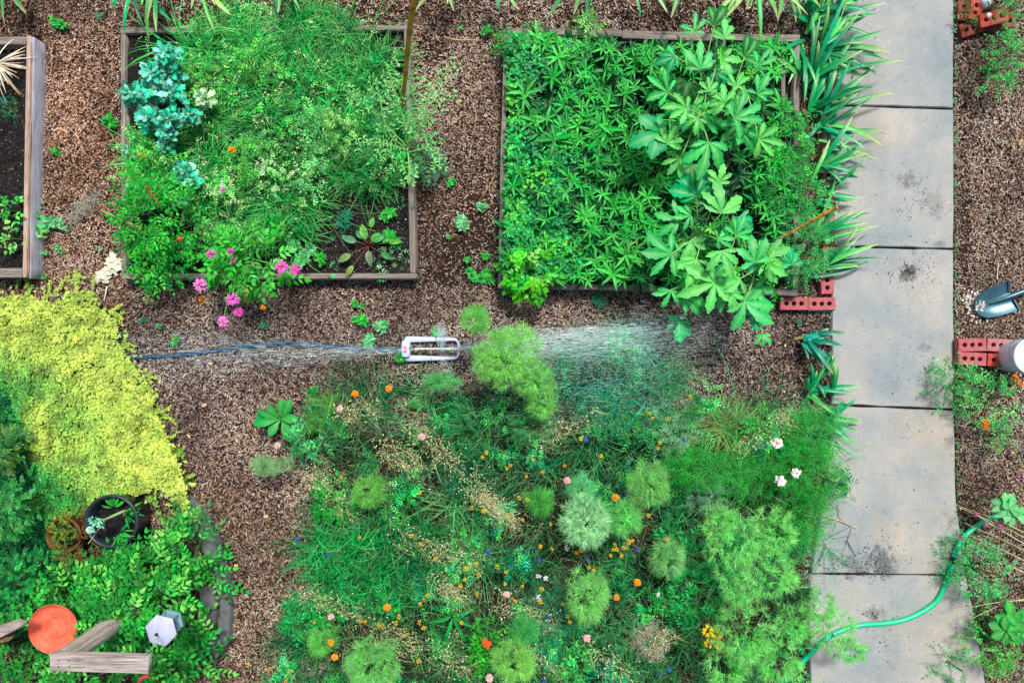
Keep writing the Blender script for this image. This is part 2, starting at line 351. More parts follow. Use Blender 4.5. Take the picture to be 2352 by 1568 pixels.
g = Geo(); prism(g, quad((71.5, 84), (73.5, 84), (66.5, 637), (62, 637), .125), -.04, .125, sub=12, wob=.004); g.build('spacer', solid('mossy_ochre', lin(140, 110, 45), .9, amt=.4), o)
a = [(76.5, 86), (88, 86)]; g = Geo()
pts = np.array([(78, 86), (79, 200), (77, 260), (73, 330), (71, 420), (71.5, 500), (72, 560), (71, 639)]); inner = np.array([(67, 639), (74, 86)])
prism(g, WA(list(pts)+list(inner), .13), -.04, .13, sub=14, wob=.004, seed=5)
g.build('sleeper', M_tim, o)
for k, (q, z) in {1: ([(-420, 100), (66, 100), (58, 640), (-420, 640)], .07), 2: ([(283, 70), (934, 66), (948, 632), (285, 632)], .1), 3: ([(1166, 75), (1830, 88), (1826, 668), (1152, 655)], .09)}.items():
    q = np.array(q, float); g = Geo(); n = 40; u, v = np.meshgrid(np.linspace(0, 1, n), np.linspace(0, 1, n), indexing='ij')
    P = (q[0]*(1-u[..., None])+q[1]*u[..., None])*(1-v[..., None])+(q[3]*(1-u[..., None])+q[2]*u[..., None])*v[..., None]
    P = WA(P.reshape(-1, 2), z); P[:, 2] += (noise(P[:, 0], P[:, 1], 11, k)-.5)*.035
    g.add(P, [(i*n+j, (i+1)*n+j, (i+1)*n+j+1, i*n+j+1) for i in range(n-1) for j in range(n-1)]); tag(g.build('bed_soil', M_soil, smooth=True), kind='structure')
def leafmass(g, poly, n, z, L, asp, cols, dens=None, pr='oval', e0=(-.3, .5), e1=(-.5, .2), cs=2, segs=2, zr=.5, mid=None, k_l=1, fold=.25, dv=.2, pts=None):
    p = sample(poly, n, dens) if pts is None else pts; n = len(p); P = WA(p, z*(1-zr)+z*zr*rng.random(n)); P = np.repeat(P, k_l, 0)+rng.normal(0, .003, (n*k_l, 3)); N_ = len(P)
    az = np.repeat(rng.random(n)*6.28, k_l)+np.tile(np.arange(k_l)*2*PI/k_l, n)+rng.normal(0, .2, N_)
    k = noise(P[:, 0], P[:, 1], cs, 4)+rng.normal(0, .12, N_); cols = np.array(cols); c = vary(cols[np.clip((k*len(cols)).astype(int), 0, len(cols)-1)], N_, dv, .06)
    Ls = np.repeat(rng.uniform(*L, n), k_l)*rng.uniform(.8, 1.1, N_)
    ribbons(g, P, az, rng.uniform(*e0, N_), rng.uniform(*e1, N_), Ls, Ls*asp, c, segs=segs, pr=pr, mid=mid, fold=fold)
# ---------------------------------------------------------------- wood chips
def in_bed(p, pad=0):
    r = np.zeros(len(p), bool)
    for q in beds.values():
        q = np.array(q, float); c = q.mean(0); r |= inpoly(p, c+(q-c)*(1+pad))
    return r
def chips(n, poly, dens, palette, z0, L=(.007, .022), name='wood_chips', mt=M_chip):
    p = sample(poly, n, dens); n = len(p); P = WA(p, z0+rng.random(n)*.016)
    P[:, 2] += (noise(P[:, 0], P[:, 1], 3)-.5)*.02
    pal = np.array(palette)[rng.integers(0, len(palette), n)]
    tone = .7+.85*noise(P[:, 0], P[:, 1], 2.2, 5)**1.2; c = np.clip(pal*tone[:, None]*np.exp(rng.normal(0, .27, (n, 1))), 0, .5)
    # paler, greener wood on the far side of the path, warmer in the left alley
    rt = (p[:, 0] > 2185)[:, None]; c = np.where(rt, c*np.array([.92, .98, .98]), c)
    al = np.exp(-((p[:, 0]-170)/190)**2)*np.exp(-((p[:, 1]-320)/260)**2); c = c*(1+al[:, None]*np.array([.35, .12, -.05]))
    wet = np.clip(1-np.abs(p[:, 1]-800)/320, 0, 1)*(p[:, 0] > 300)*(p[:, 0] < 1900)
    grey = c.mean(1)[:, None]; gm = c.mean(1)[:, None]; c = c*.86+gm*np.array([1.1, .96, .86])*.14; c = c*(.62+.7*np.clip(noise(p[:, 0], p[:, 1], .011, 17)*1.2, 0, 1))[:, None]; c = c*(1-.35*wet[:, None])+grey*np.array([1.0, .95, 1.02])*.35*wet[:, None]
    g = Geo(); Ls = rng.uniform(L[0], L[1], n)*np.exp(rng.normal(0, .4, n))
    ribbons(g, P, rng.random(n)*6.28, rng.normal(0, .28, n), rng.normal(0, .28, n), Ls, rng.uniform(.003, .0075, n), c, segs=1, pr='flat', fold=rng.choice([-.5, .5]), nx=1, roll=rng.normal(0, .4, n))
    return tag(g.build(name, mt), None, None, None, 'stuff')
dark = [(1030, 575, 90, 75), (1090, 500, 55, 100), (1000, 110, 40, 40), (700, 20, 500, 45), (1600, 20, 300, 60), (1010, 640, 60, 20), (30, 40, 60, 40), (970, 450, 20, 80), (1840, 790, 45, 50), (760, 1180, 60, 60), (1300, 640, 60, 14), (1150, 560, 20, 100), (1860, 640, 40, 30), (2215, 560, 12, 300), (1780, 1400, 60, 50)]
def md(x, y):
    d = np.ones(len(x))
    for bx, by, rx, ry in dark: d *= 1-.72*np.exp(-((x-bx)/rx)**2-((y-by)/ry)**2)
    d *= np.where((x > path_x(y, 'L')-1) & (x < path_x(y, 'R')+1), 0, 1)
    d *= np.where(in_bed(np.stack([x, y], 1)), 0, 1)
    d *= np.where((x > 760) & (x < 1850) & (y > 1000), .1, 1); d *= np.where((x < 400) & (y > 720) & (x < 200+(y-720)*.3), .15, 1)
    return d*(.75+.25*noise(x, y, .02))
pal = [lin(158, 138, 124), lin(190, 176, 160), lin(138, 118, 106), lin(150, 118, 98), lin(128, 96, 78), lin(104, 74, 60), lin(176, 148, 128), lin(82, 58, 48), lin(196, 172, 152), lin(140, 104, 84), lin(120, 100, 92), lin(160, 128, 100), lin(98, 70, 60), lin(70, 48, 42)]
full = [(-120, -120), (2470, -120), (2470, 1690), (-120, 1690)]
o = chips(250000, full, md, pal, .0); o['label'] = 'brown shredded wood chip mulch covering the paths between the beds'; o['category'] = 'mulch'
pl_ = sample(full, 420, md)
# litter in the bed soil and crumbs on the path
def crumbs(name, n, pts, z, col, size, label, cat, sd=.6):
    size = (size[0]*.7, size[1])
    P = WA(pts, z); n = len(P); g = Geo()
    ribbons(g, P, rng.random(n)*6.28, rng.normal(0, .5, n), rng.normal(0, .5, n), size[0]+(size[1]-size[0])*rng.random(n)**3, size[0]+(size[1]-size[0])*rng.random(n)**3*.5, vary(col, n, sd, .1), segs=1, pr='oval2', nx=1, fold=.6)
    return tag(g.build(name, M_chip), label, cat, None, 'stuff')
pb = np.concatenate([sample([(-60, 110), (58, 110), (52, 612), (-60, 612)], 900), sample([(640, 430), (935, 430), (945, 625), (640, 625)], 2200), sample([(1480, 380), (1820, 300), (1820, 660), (1480, 660)], 900), sample([(290, 80), (600, 80), (640, 400), (290, 400)], 700)])
crumbs('dead_leaves', 0, pl_, .022, lin(168, 140, 104), (.014, .04), 'dead leaves and bark flakes lying loose on the mulch', 'dead leaves', .5)
ye = np.linspace(-60, 1640, 260); pe = np.stack([np.where(rng.random(260) < .6, path_x(ye, 'R')+rng.normal(3, 3, 260), path_x(ye, 'L')-rng.normal(3, 3, 260)), ye+rng.normal(0, 8, 260)], 1); g = Geo(); n = 260
leafmass(g, None, 0, .05, (.01, .03), .4, [lin(20, 110, 50), lin(60, 150, 80), lin(100, 150, 110)], pts=pe, k_l=4)
tag(g.build('edge_moss', M_leaf), 'tufts of moss and tiny weeds along both edges of the concrete path', 'moss', None, 'stuff')
crumbs('soil_litter', 0, pb, .115, lin(120, 105, 95), (.003, .012), 'pale bits of bark and stone scattered on the dark bed soil', 'soil litter', .8)
cl = [(2085, 625, 40, 32, 380), (2090, 415, 40, 20, 90), (2110, 590, 55, 40, 120), (2000, 1290, 75, 40, 420), (2010, 1312, 90, 8, 300), (2020, 1415, 45, 18, 240), (1990, 1270, 110, 60, 250), (2100, 480, 90, 60, 160), (2040, 1480, 70, 50, 110), (2090, 900, 90, 300, 170), (2194, 500, 4, 400, 420), (1920, 1310, 60, 20, 150), (2196, 1000, 5, 250, 200)]
pc = np.concatenate([np.stack([x+a/1.6*rng.normal(0, 1, n)*(.3+1.4*rng.random(n)), y+b_/1.6*rng.normal(0, 1, n)*(.3+1.4*rng.random(n))], 1) for x, y, a, b_, n in cl]); pc = pc[noise(pc[:, 0], pc[:, 1], .07, 3) > .42]; pc = pc[(pc[:, 0] > path_x(pc[:, 1], 'L')+3) & (pc[:, 0] < path_x(pc[:, 1], 'R')-2)]
crumbs('soil_crumbs', 0, pc, .053, lin(62, 58, 58), (.003, .014), 'dark soil crumbs and bark bits scattered on the concrete path', 'soil crumbs', .5)
# ---------------------------------------------------------------- green masses (stuff)
def zone(p, z): return WA(p, z)
GR = lin(28, 150, 62); GR2 = lin(70, 185, 80); GRD = lin(8, 92, 48); TEAL = lin(20, 150, 110); LIME = lin(180, 215, 60); PALE = lin(150, 205, 120)
def grassmass(name, poly, n, z, L, Wd, cols, label, dens=None, e0=(.5, 1.4), e1=(-.7, .2), cs=1.5, mt=M_leaf, cat='grass', tip=None):
    p = sample(poly, n, dens); P = WA(p, z*(.3+.7*rng.random(n))); k = noise(P[:, 0], P[:, 1], cs, 3)+rng.normal(0, .13, n)
    cols = np.array(cols); i = np.clip((k*len(cols)).astype(int), 0, len(cols)-1); c = vary(cols[i], n, .38, .07)
    g = Geo(); Ls = rng.uniform(*L, n); ee = rng.uniform(*e0, n)
    P[:, 2] = np.maximum(P[:, 2]-Ls*.35*np.sin(ee), .02)
    ribbons(g, P, rng.random(n)*6.28, ee, rng.uniform(*e1, n), Ls, rng.uniform(*Wd, n), c, tip=tip, segs=4, pr='grass', nx=0, daz=rng.normal(0, .5, n))
    return tag(g.build(name, mt), label, cat, None, 'stuff')
def tussocks(name, poly, nc, nb, z0, L, Wd, cols, label, dens=None, mt=M_leaf, e0=(.45, 1.35), e1=(-.9, .1), spread=.014, lean=.6, cs=2.0, tone=.42, tip=None):
    c = sample(poly, nc, dens); sz = np.exp(rng.normal(0, .25, nc)); C = WA(c, z0+.12*sz); C[:, 2] = z0
    cols = np.array(cols); k = noise(C[:, 0], C[:, 1], cs, 5)+rng.normal(0, .16, nc); cc = cols[np.clip((k*len(cols)).astype(int), 0, len(cols)-1)]*np.exp(rng.normal(0, tone, (nc, 1)))
    n = nc*nb; P = np.repeat(C, nb, 0)+np.stack([rng.normal(0, spread, n), rng.normal(0, spread, n), np.zeros(n)], 1); S_ = np.repeat(sz, nb); la = np.repeat(rng.random(nc)*6.28, nb)
    az = la+rng.normal(0, 1.5, n); g = Geo(); tp = None if tip is None else tip
    ribbons(g, P, az, rng.uniform(*e0, n), rng.uniform(*e1, n), rng.uniform(*L, n)*S_, rng.uniform(*Wd, n), vary(np.repeat(cc, nb, 0), n, .22, .05), tip=tp, segs=4, pr='grass', nx=0, daz=rng.normal(0, .5, n), tipp=4)
    return tag(g.build(name, mt), label, 'grass', None, 'stuff')
def spraymass(name, poly, n, z, L, pairs, lL, lW, cols, label, dens=None, mt=M_leaf, cat='weeds', zr=.5, cs=2.0, clump=0, dv=.35, pr='leaf'):
    if clump: c = sample(poly, clump, dens); i = rng.integers(0, clump, n); p = c[i]+rng.normal(0, 13, (n, 2)); zc = rng.uniform(1-zr, 1, clump)[i]; tn = np.exp(rng.normal(0, .35, clump))[i]
    else: p = sample(poly, n, dens); zc = rng.uniform(1-zr, 1, n); tn = np.ones(n)
    P = WA(p, z*zc); cols = np.array(cols); k = noise(P[:, 0], P[:, 1], cs, 6)+rng.normal(0, .15, n); cc = vary(cols[np.clip((k*len(cols)).astype(int), 0, len(cols)-1)]*tn[:, None], n, dv, .06)
    az = rng.random(n)*6.28; pos, a, e_ = spine(P, az, rng.uniform(.1, 1, n), rng.uniform(-.5, .2, n), rng.uniform(*L, n), pairs, rng.normal(0, .3, n)); g = Geo()
    ribbons(g, P, az, e_[:, 0], e_[:, -1], rng.uniform(*L, n), .003, cc, segs=2, pr='hair', nx=0)
    for j in range(1, pairs+1):
        ll = lL*(1-.4*(j/pairs)**2)*rng.uniform(.7, 1.2, n)
        for sg in (-1, 1): ribbons(g, pos[:, j], a[:, j]+sg*(1.0-.3*j/pairs), e_[:, j]*.6+rng.normal(0, .2, n), e_[:, j]*.6-.4, ll, ll*lW, cc*np.exp(rng.normal(0, .2, (n, 1))), segs=2, pr=pr, roll=rng.normal(0, .3, n))
    return tag(g.build(name, mt), label, cat, None, 'stuff')
# grass in the middle bed
gp_ = [(330, 78), (460, 40), (560, 8), (640, 15), (760, 45), (860, 60), (930, 95), (925, 200), (930, 385), (880, 420), (800, 430), (720, 490), (650, 560), (480, 560), (440, 480), (300, 420), (292, 300), (350, 230), (420, 180), (300, 100)]
dn = lambda x, y: np.clip(.05+1.3*noise(x, y, .024, 8), 0.05, 1)*np.where((x > 860) & (y < 230), .25, 1)*np.where((x < 440) & (y < 330), .3, 1)
tussocks('grass', gp_, 330, 30, .1, (.13, .27), (.005, .0105), [lin(4, 96, 36), lin(10, 130, 48), lin(20, 160, 60), lin(60, 188, 80), lin(120, 212, 110)], 'uncut green grass overgrowing the middle raised bed', dn, tip=lin(140, 210, 120), tone=.35)
spraymass('leafy_weeds', gp_, 700, .3, (.05, .11), 4, .024, .5, [lin(6, 120, 44), lin(30, 165, 60), lin(100, 200, 90), lin(150, 215, 130)], 'small leaved weeds mixed into the grass of the middle bed', dn, clump=70, zr=.7)
spraymass('bare_soil_weeds', [(640, 470), (940, 430), (948, 622), (660, 622)], 60, .16, (.03, .07), 3, .022, .4, [lin(14, 120, 56), lin(60, 170, 90), lin(120, 190, 130)], 'loose little weeds scattered over the bare corner of the middle bed', clump=22)
g = Geo(); leafmass(g, gp_, 750, .3, (.008, .02), .5, [lin(150, 200, 120), lin(195, 200, 150), lin(120, 195, 110)], lambda x, y: np.clip(noise(x, y, .04, 21)*2-1, 0, 1), k_l=2, zr=.4)
tag(g.build('seed_specks', M_dry), 'pale seed heads speckled over the grass of the middle bed', 'seed heads', None, 'stuff')
# right bed: clover and fine grass strip on its left, narrow leaved shoots in its middle
cp = [(1166, 78), (1260, 82), (1350, 100), (1370, 200), (1320, 300), (1330, 400), (1360, 520), (1330, 640), (1160, 650), (1160, 500), (1168, 300)]
g = Geo(); leafmass(g, cp, 6500, .26, (.014, .036), .8, [lin(6, 120, 50), lin(14, 150, 64), lin(36, 176, 66), lin(110, 205, 76)], k_l=3, cs=4, dv=.35, zr=.7, dens=lambda x, y: np.clip(1.5*noise(x, y, .03, 5), .1, 1))
tag(g.build('clover', M_leaf), 'small leaved clover carpet along the left side of the right bed', 'clover', None, 'stuff')
grassmass('grass', [(1166, 300), (1360, 300), (1370, 480), (1330, 640), (1160, 645)], 4200, .24, (.06, .16), (.003, .006), [lin(8, 124, 72), lin(16, 156, 90), lin(60, 195, 120)], 'fine teal green grass growing through the clover in the right bed', mt=M_fine)
sp = [(1200, 85), (1420, 100), (1520, 105), (1800, 110), (1815, 640), (1700, 655), (1480, 650), (1320, 645), (1310, 520), (1340, 400), (1300, 300), (1350, 190), (1260, 130)]
g = Geo(); hole = blobs([(1540, 470, 40, 40), (1600, 420, 20, 20)])
p0 = sample(sp, 860, lambda x, y: np.where(x > 1600, .35, 1)*(1-.9*hole(x, y)))
pc_ = sample(cp, 60); p0 = np.concatenate([p0[:400], pc_, p0[400:]])
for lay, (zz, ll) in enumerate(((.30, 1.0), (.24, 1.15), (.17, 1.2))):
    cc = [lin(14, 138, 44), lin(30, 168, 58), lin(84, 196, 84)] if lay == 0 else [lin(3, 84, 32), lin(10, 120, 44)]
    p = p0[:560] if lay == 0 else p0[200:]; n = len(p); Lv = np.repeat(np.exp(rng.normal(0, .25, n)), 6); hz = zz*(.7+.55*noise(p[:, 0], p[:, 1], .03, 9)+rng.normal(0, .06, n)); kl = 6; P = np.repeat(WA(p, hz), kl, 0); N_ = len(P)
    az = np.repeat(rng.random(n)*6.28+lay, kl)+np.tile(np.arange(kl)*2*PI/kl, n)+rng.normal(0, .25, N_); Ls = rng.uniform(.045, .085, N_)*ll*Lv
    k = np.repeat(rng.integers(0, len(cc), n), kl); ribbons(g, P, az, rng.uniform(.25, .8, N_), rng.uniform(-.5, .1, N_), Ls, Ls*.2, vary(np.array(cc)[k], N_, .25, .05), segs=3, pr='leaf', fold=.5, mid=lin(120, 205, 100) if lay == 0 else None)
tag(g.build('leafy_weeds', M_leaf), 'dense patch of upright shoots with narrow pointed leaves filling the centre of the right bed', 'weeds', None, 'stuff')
# golden oregano carpet
yp = [(-80, 690), (60, 680), (130, 700), (160, 672), (215, 670), (222, 705), (262, 735), (272, 790), (305, 840), (350, 900), (362, 960), (385, 1010), (405, 1060), (425, 1110), (432, 1180), (415, 1160), (372, 1125), (320, 1130), (230, 1140), (190, 1180), (150, 1205), (60, 1230), (-80, 1200)]
g = Geo(); n = 19000; p = sample(yp, n, lambda x, y: np.clip(.25+1.2*noise(x, y, .06, 3), 0, 1)); tr_ = rng.random(n) < .2; p[tr_] += rng.normal(0, 13, (tr_.sum(), 2)); z = .06+.1*noise(p[:, 0], p[:, 1], .012, 2)+.025*noise(p[:, 0], p[:, 1], .055, 2)
p = p+rng.normal(0, 3, p.shape); P = WA(p, z+rng.random(n)*.03-.012); kl = 5; P = np.repeat(P, kl, 0); N_ = len(P)
gk = np.clip((p[:, 1]-960)/260+(170-p[:, 0])/220+(noise(p[:, 0], p[:, 1], .014, 6)-.45)*1.3, 0, 1); gk = np.repeat(gk+rng.normal(0, .1, n), kl).clip(0, 1)[:, None]
c = lin(192, 222, 84)*(1-gk)+lin(30, 160, 62)*gk; c = c*(.5+.9*np.repeat(noise(p[:, 0], p[:, 1], .05, 1), kl)[:, None]); c = vary(c, N_, .3, .08)
az = np.repeat(rng.random(n)*6.28, kl)+np.tile(np.arange(kl)*2*PI/kl, n)+rng.normal(0, .25, N_); Ls = rng.uniform(.009, .021, N_)
ribbons(g, P, az, rng.uniform(.1, .9, N_), rng.uniform(-.7, .1, N_), Ls, Ls*rng.uniform(.45, .85, N_), c, segs=2, pr='leaf', fold=.35)
rp = np.array([(268, 720), (285, 800), (345, 880), (378, 960), (398, 1030), (425, 1090), (440, 1170), (415, 1175), (360, 1135), (120, 665), (60, 665), (200, 655)])
for q_ in rp:
    for _ in range(5):
        a_ = rng.normal(-.2, .9) if q_[1] > 680 else rng.normal(1.5, .6); t_ = np.arange(9)*3.4; pp = q_+rng.normal(0, 9, 2)-[10, 0]+np.stack([np.cos(a_)*t_, -np.sin(a_)*t_], 1); leafmass(g, None, 0, .06, (.01, .018), .6, [lin(180, 212, 80), lin(130, 195, 70)], pts=pp, k_l=4)
leafmass(g, yp, 5000, .07, (.012, .022), .7, [lin(30, 130, 50), lin(90, 160, 50)], k_l=4)
tag(g.build('golden_groundcover', M_carp), 'mounded carpet of tiny yellow green leaves at the left edge', 'ground cover', None, 'stuff')
# wildflower meadow floor
mp_ = [(700, 920), (800, 885), (950, 900), (1060, 905), (1180, 870), (1260, 800), (1420, 770), (1530, 830), (1560, 900), (1680, 935), (1830, 940), (1930, 950), (1945, 1100), (1900, 1290), (1860, 1400), (1850, 1690), (560, 1690), (600, 1560), (655, 1480), (690, 1400), (680, 1300), (720, 1230), (690, 1150), (680, 1020)]
mcol = [lin(2, 62, 34), lin(4, 84, 44), lin(8, 116, 58), lin(30, 160, 76), lin(110, 196, 110)]
GP = [(1560, 1085, 40, 26), (1620, 1160, 34, 26), (1200, 1250, 60, 26), (1370, 1310, 44, 30), (1100, 1340, 40, 24), (960, 1500, 44, 26), (1000, 1210, 40, 24), (1290, 1120, 30, 20), (790, 1060, 34, 24), (1180, 1400, 40, 24), (1450, 1400, 40, 30), (900, 1130, 40, 20), (1480, 930, 30, 26), (820, 1330, 40, 20), (1510, 1240, 30, 26), (1080, 1440, 34, 22), (1330, 1500, 34, 24), (1690, 1170, 30, 24)]
def gaps(x, y):
    d = np.ones(len(x))
    for bx, by, rx, ry in GP: d *= 1-.95*np.exp(-((x-bx)/rx)**2-((y-by)/ry)**2)
    return d
dm = lambda x, y: np.clip(-.05+1.35*noise(x, y, .022, 12), 0.04, 1)*gaps(x, y)*np.where((x > 1500) & (y < 925), .35, 1)*(1-.8*np.exp(-((x-1760)/60)**2-((y-1400)/45)**2))*(1-.7*np.exp(-((x-1560)/130)**2-((y-1600)/45)**2))
tussocks('grass', mp_, 330, 24, .02, (.18, .38), (.0035, .008), mcol, 'tangled fine green grass and stems of the wildflower meadow', dm, mt=M_fine, tip=lin(100, 180, 110), e1=(-1.0, .3), spread=.022, tone=.5)
spraymass('leafy_weeds', mp_, 2500, .46, (.04, .11), 4, .03, .36, [lin(2, 84, 36), lin(6, 116, 50), lin(20, 150, 66), lin(84, 190, 84), lin(16, 136, 92)], 'leafy stems woven through the wildflower meadow', dm, clump=130, zr=.65, mt=M_leaf)
# broader grass tufts in the meadow's left half
grassmass('grass', [(720, 1230), (1000, 1200), (1050, 1340), (900, 1400), (760, 1360), (690, 1300)], 1500, .35, (.12, .26), (.006, .011), [lin(14, 120, 50), lin(40, 160, 70), lin(80, 185, 90)], 'broad bladed green grass near the left edge of the meadow', e1=(-1, -.2))
# dry straw coloured seed heads
g = Geo(); strands = [(930, 960, 1180, 1200, 40, 330), (1100, 1140, 1180, 1200, 16, 160), (780, 950, 860, 930, 30, 120), (900, 1230, 1100, 1290, 35, 190), (1000, 1330, 1060, 1370, 28, 150), (690, 1350, 830, 1420, 30, 120), (860, 1440, 960, 1490, 40, 140), (1140, 1380, 1260, 1430, 30, 140), (1690, 1040, 1820, 960, 22, 150), (880, 1020, 970, 1080, 40, 170), (1480, 1500, 1540, 1460, 20, 90), (720, 1080, 800, 1180, 30, 90), (1170, 1480, 1280, 1540, 40, 110), (1000, 1480, 1090, 1560, 50, 120), (1230, 1010, 1380, 960, 40, 90), (1350, 1480, 1450, 1560, 40, 90)]
for x0, y0, x1, y1, s_, n in strands:
    n = int(n*.45); s_ *= .8; t = rng.random(n); p = np.stack([x0+(x1-x0)*t+rng.normal(0, s_/2, n), y0+(y1-y0)*t+rng.normal(0, s_/2, n)], 1)
    P = WA(p, rng.uniform(.3, .52, n)); aim = math.atan2(-(y1-y0), x1-x0)
    ribbons(g, P, aim+rng.normal(0, .7, n), rng.uniform(0, .9, n), rng.uniform(-.4, .5, n), rng.uniform(.05, .16, n), .0022, vary(lin(168, 166, 118), n, .3, .05), segs=3, pr='hair', nx=0, daz=rng.normal(0, .5, n))
    P2 = np.repeat(P, 3, 0)+rng.normal(0, .028, (n*3, 3)); m = len(P2)
    ribbons(g, P2, rng.random(m)*6.28, rng.uniform(-.5, 1, m), rng.uniform(-.5, .5, m), rng.uniform(.006, .016, m), .0045, vary(lin(198, 190, 146), m, .35, .07), segs=1, pr='flat', nx=0)
tag(g.build('dry_seed_heads', M_dry), 'straw coloured dry stalks and seed heads among the meadow flowers', 'dry stalks', None, 'stuff')
g = Geo(); n = 4800; p = sample(mp_, n); P = WA(p, rng.uniform(.3, .5, n)); ribbons(g, P, rng.random(n)*6.28, rng.uniform(-.2, .8, n), rng.uniform(-.5, .5, n), rng.uniform(.04, .2, n), .0018, vary(lin(120, 176, 112), n, .4, .1), segs=3, pr='hair', nx=0, daz=rng.normal(0, .4, n))
tag(g.build('thin_stalks', M_fine), 'thin pale green wiry stalks criss crossing above the meadow', 'stalks', None, 'stuff')
# ---------------------------------------------------------------- plants one can tell apart
def rosette(g, c, n, L, Wd, cols, e0, e1, pr='leaf', segs=4, mid=None, tip=None, az0=0, spread=2*PI, fold=.25, dv=.15, ruffle=0, nx=1, rad=.01, daz=.3):
    c = np.asarray(c, float); az = az0+(np.arange(n)+.5)/n*spread-spread/2+rng.normal(0, .15, n)
    P = c+np.stack([np.cos(az)*rad, np.sin(az)*rad, rng.normal(0, .01, n)], 1); cols = np.atleast_2d(cols)
    ribbons(g, P, az, rng.uniform(*e0, n), rng.uniform(*e1, n), rng.uniform(*L, n), rng.uniform(*Wd, n), vary(cols[rng.integers(0, len(cols), n)], n, dv, .05), segs=segs, pr=pr, mid=mid, tip=tip, fold=fold, ruffle=ruffle, nx=nx, daz=rng.normal(0, daz, n))
def puff(px, py, r, z, col, label, group='feathery dill and fennel plumes', n=None, ry=None, col2=None, name='dill_plant', hl=(.022, .06), cat='dill plant'):
    ry = ry or r; top = Wp(px, py, z); R = .9*r/S*(H-z)/H; RY = .9*ry/S*(H-z)/H; base = np.array([top[0], top[1], .03])
    o = thing(name, label, cat, base, group); n = n or int(4600*R*RY/.04+650)
    nb = max(10, n//14); th = rng.random(nb)*6.28; q = np.sqrt(rng.random(nb))*(.74+.5*noise(np.cos(th)*2.5+px, np.sin(th)*2.5+py, 1.4)); zz = top[2]-.12*q**2+rng.normal(0, .025, nb)
    C = np.stack([top[0]+R*q*np.cos(th), top[1]+RY*q*np.sin(th), zz], 1); g = Geo(); kl = n//nb; P = np.repeat(C, kl, 0)+rng.normal(0, .004, (nb*kl, 3)); m = len(P)
    a = np.repeat(th, kl)+rng.normal(0, .85, m); cc = vary(np.asarray(col)*1.18+.02, nb, .25, .05)
    if col2 is not None: w = np.clip(q+rng.normal(0, .2, nb), 0, 1)[:, None]; cc = cc*(1-w)+vary(np.asarray(col2)*1.15+.03, nb, .2, .05)*w
    ribbons(g, P, a, rng.uniform(-.1, 1.1, m), rng.uniform(-.4, .5, m), rng.uniform(*hl, m), .0021, np.repeat(cc, kl, 0)*np.exp(rng.normal(0, .28, (m, 1))), segs=2, pr='hair', nx=0, daz=rng.normal(0, .5, m))
    g.build('foliage', M_puff, o)
    s = Geo(); k = max(5, nb//14)
    tube(s, [base, [base[0], base[1], z*.55]], [.006, .005], lin(90, 150, 80), 5)
    for i in rng.integers(0, nb, k):
        tube(s, bez([[base[0], base[1], z*.5], (np.array([base[0], base[1], z*.75])+C[i])/2, C[i]], 4), .0022, lin(120, 175, 100), 4, False)
    s.build('stem', M_stem, o); return o
DG = lin(96, 176, 74); DG2 = lin(150, 196, 110); DP = lin(140, 205, 140)
for a in [(1150, 825, 66, .75, lin(112, 190, 78), 'largest soft lime green dill plume, right of the sprinkler'), (1090, 735, 32, .6, DG, 'small dill plume just above the spray, right of the sprinkler'),
          (1232, 878, 44, .7, lin(104, 184, 70), 'dill plume below and right of the largest plume by the sprinkler'), (1190, 800, 55, .7, lin(118, 194, 84), 'dill plume overlapping the right side of the largest plume'), (1245, 930, 32, .62, lin(100, 178, 70), 'lowest dill plume of the cluster right of the sprinkler'),
          (1345, 1205, 60, .8, DP, 'pale mint green dill plume in the middle of the meadow'), (1338, 1130, 28, .65, lin(84, 180, 110), 'small dill plume touching the top of the pale mint one'), (1437, 1195, 42, .72, lin(90, 180, 84), 'dill plume right beside the pale mint one in mid meadow'),
          (1495, 1118, 52, .74, lin(104, 176, 84), 'round dill plume above the pair of plumes in mid meadow'), (1352, 1385, 48, .76, lin(112, 188, 92), 'tall oval dill plume below the pale mint one', 1.25), (1540, 1290, 40, .6, lin(110, 178, 100), 'loose dill plume left of the big fennel bush'),
          (840, 1135, 34, .55, lin(100, 176, 70), 'small dill plume at the upper left of the meadow'), (610, 1072, 46, .4, lin(120, 170, 110), 'flat dill plume leaning over the mulch at the left of the meadow', .42), (845, 1540, 62, .74, lin(104, 184, 90), 'wide dill plume at the bottom edge, right of the mulch path'),
          (1182, 1530, 48, .74, lin(118, 190, 80), 'dill plume at the bottom edge beside the orange zinnia'), (733, 1480, 30, .5, lin(90, 176, 70), 'small low dill plume near the bottom left of the meadow'), (1205, 1455, 32, .55, lin(50, 160, 70), 'darker dill plume behind the bottom edge plume by the zinnia'), (1010, 878, 42, .38, lin(70, 160, 80), 'low flat plume below the sprinkler', .45), (1240, 1160, 28, .5, lin(60, 160, 50), 'little bright dill plume left of the pale mint one')]:
    px, py, r, z, c, lb = a[:6]; puff(px, py, r, z, c, lb, ry=r*(a[6] if len(a) > 6 else 1.05), col2=c*.95+.03)
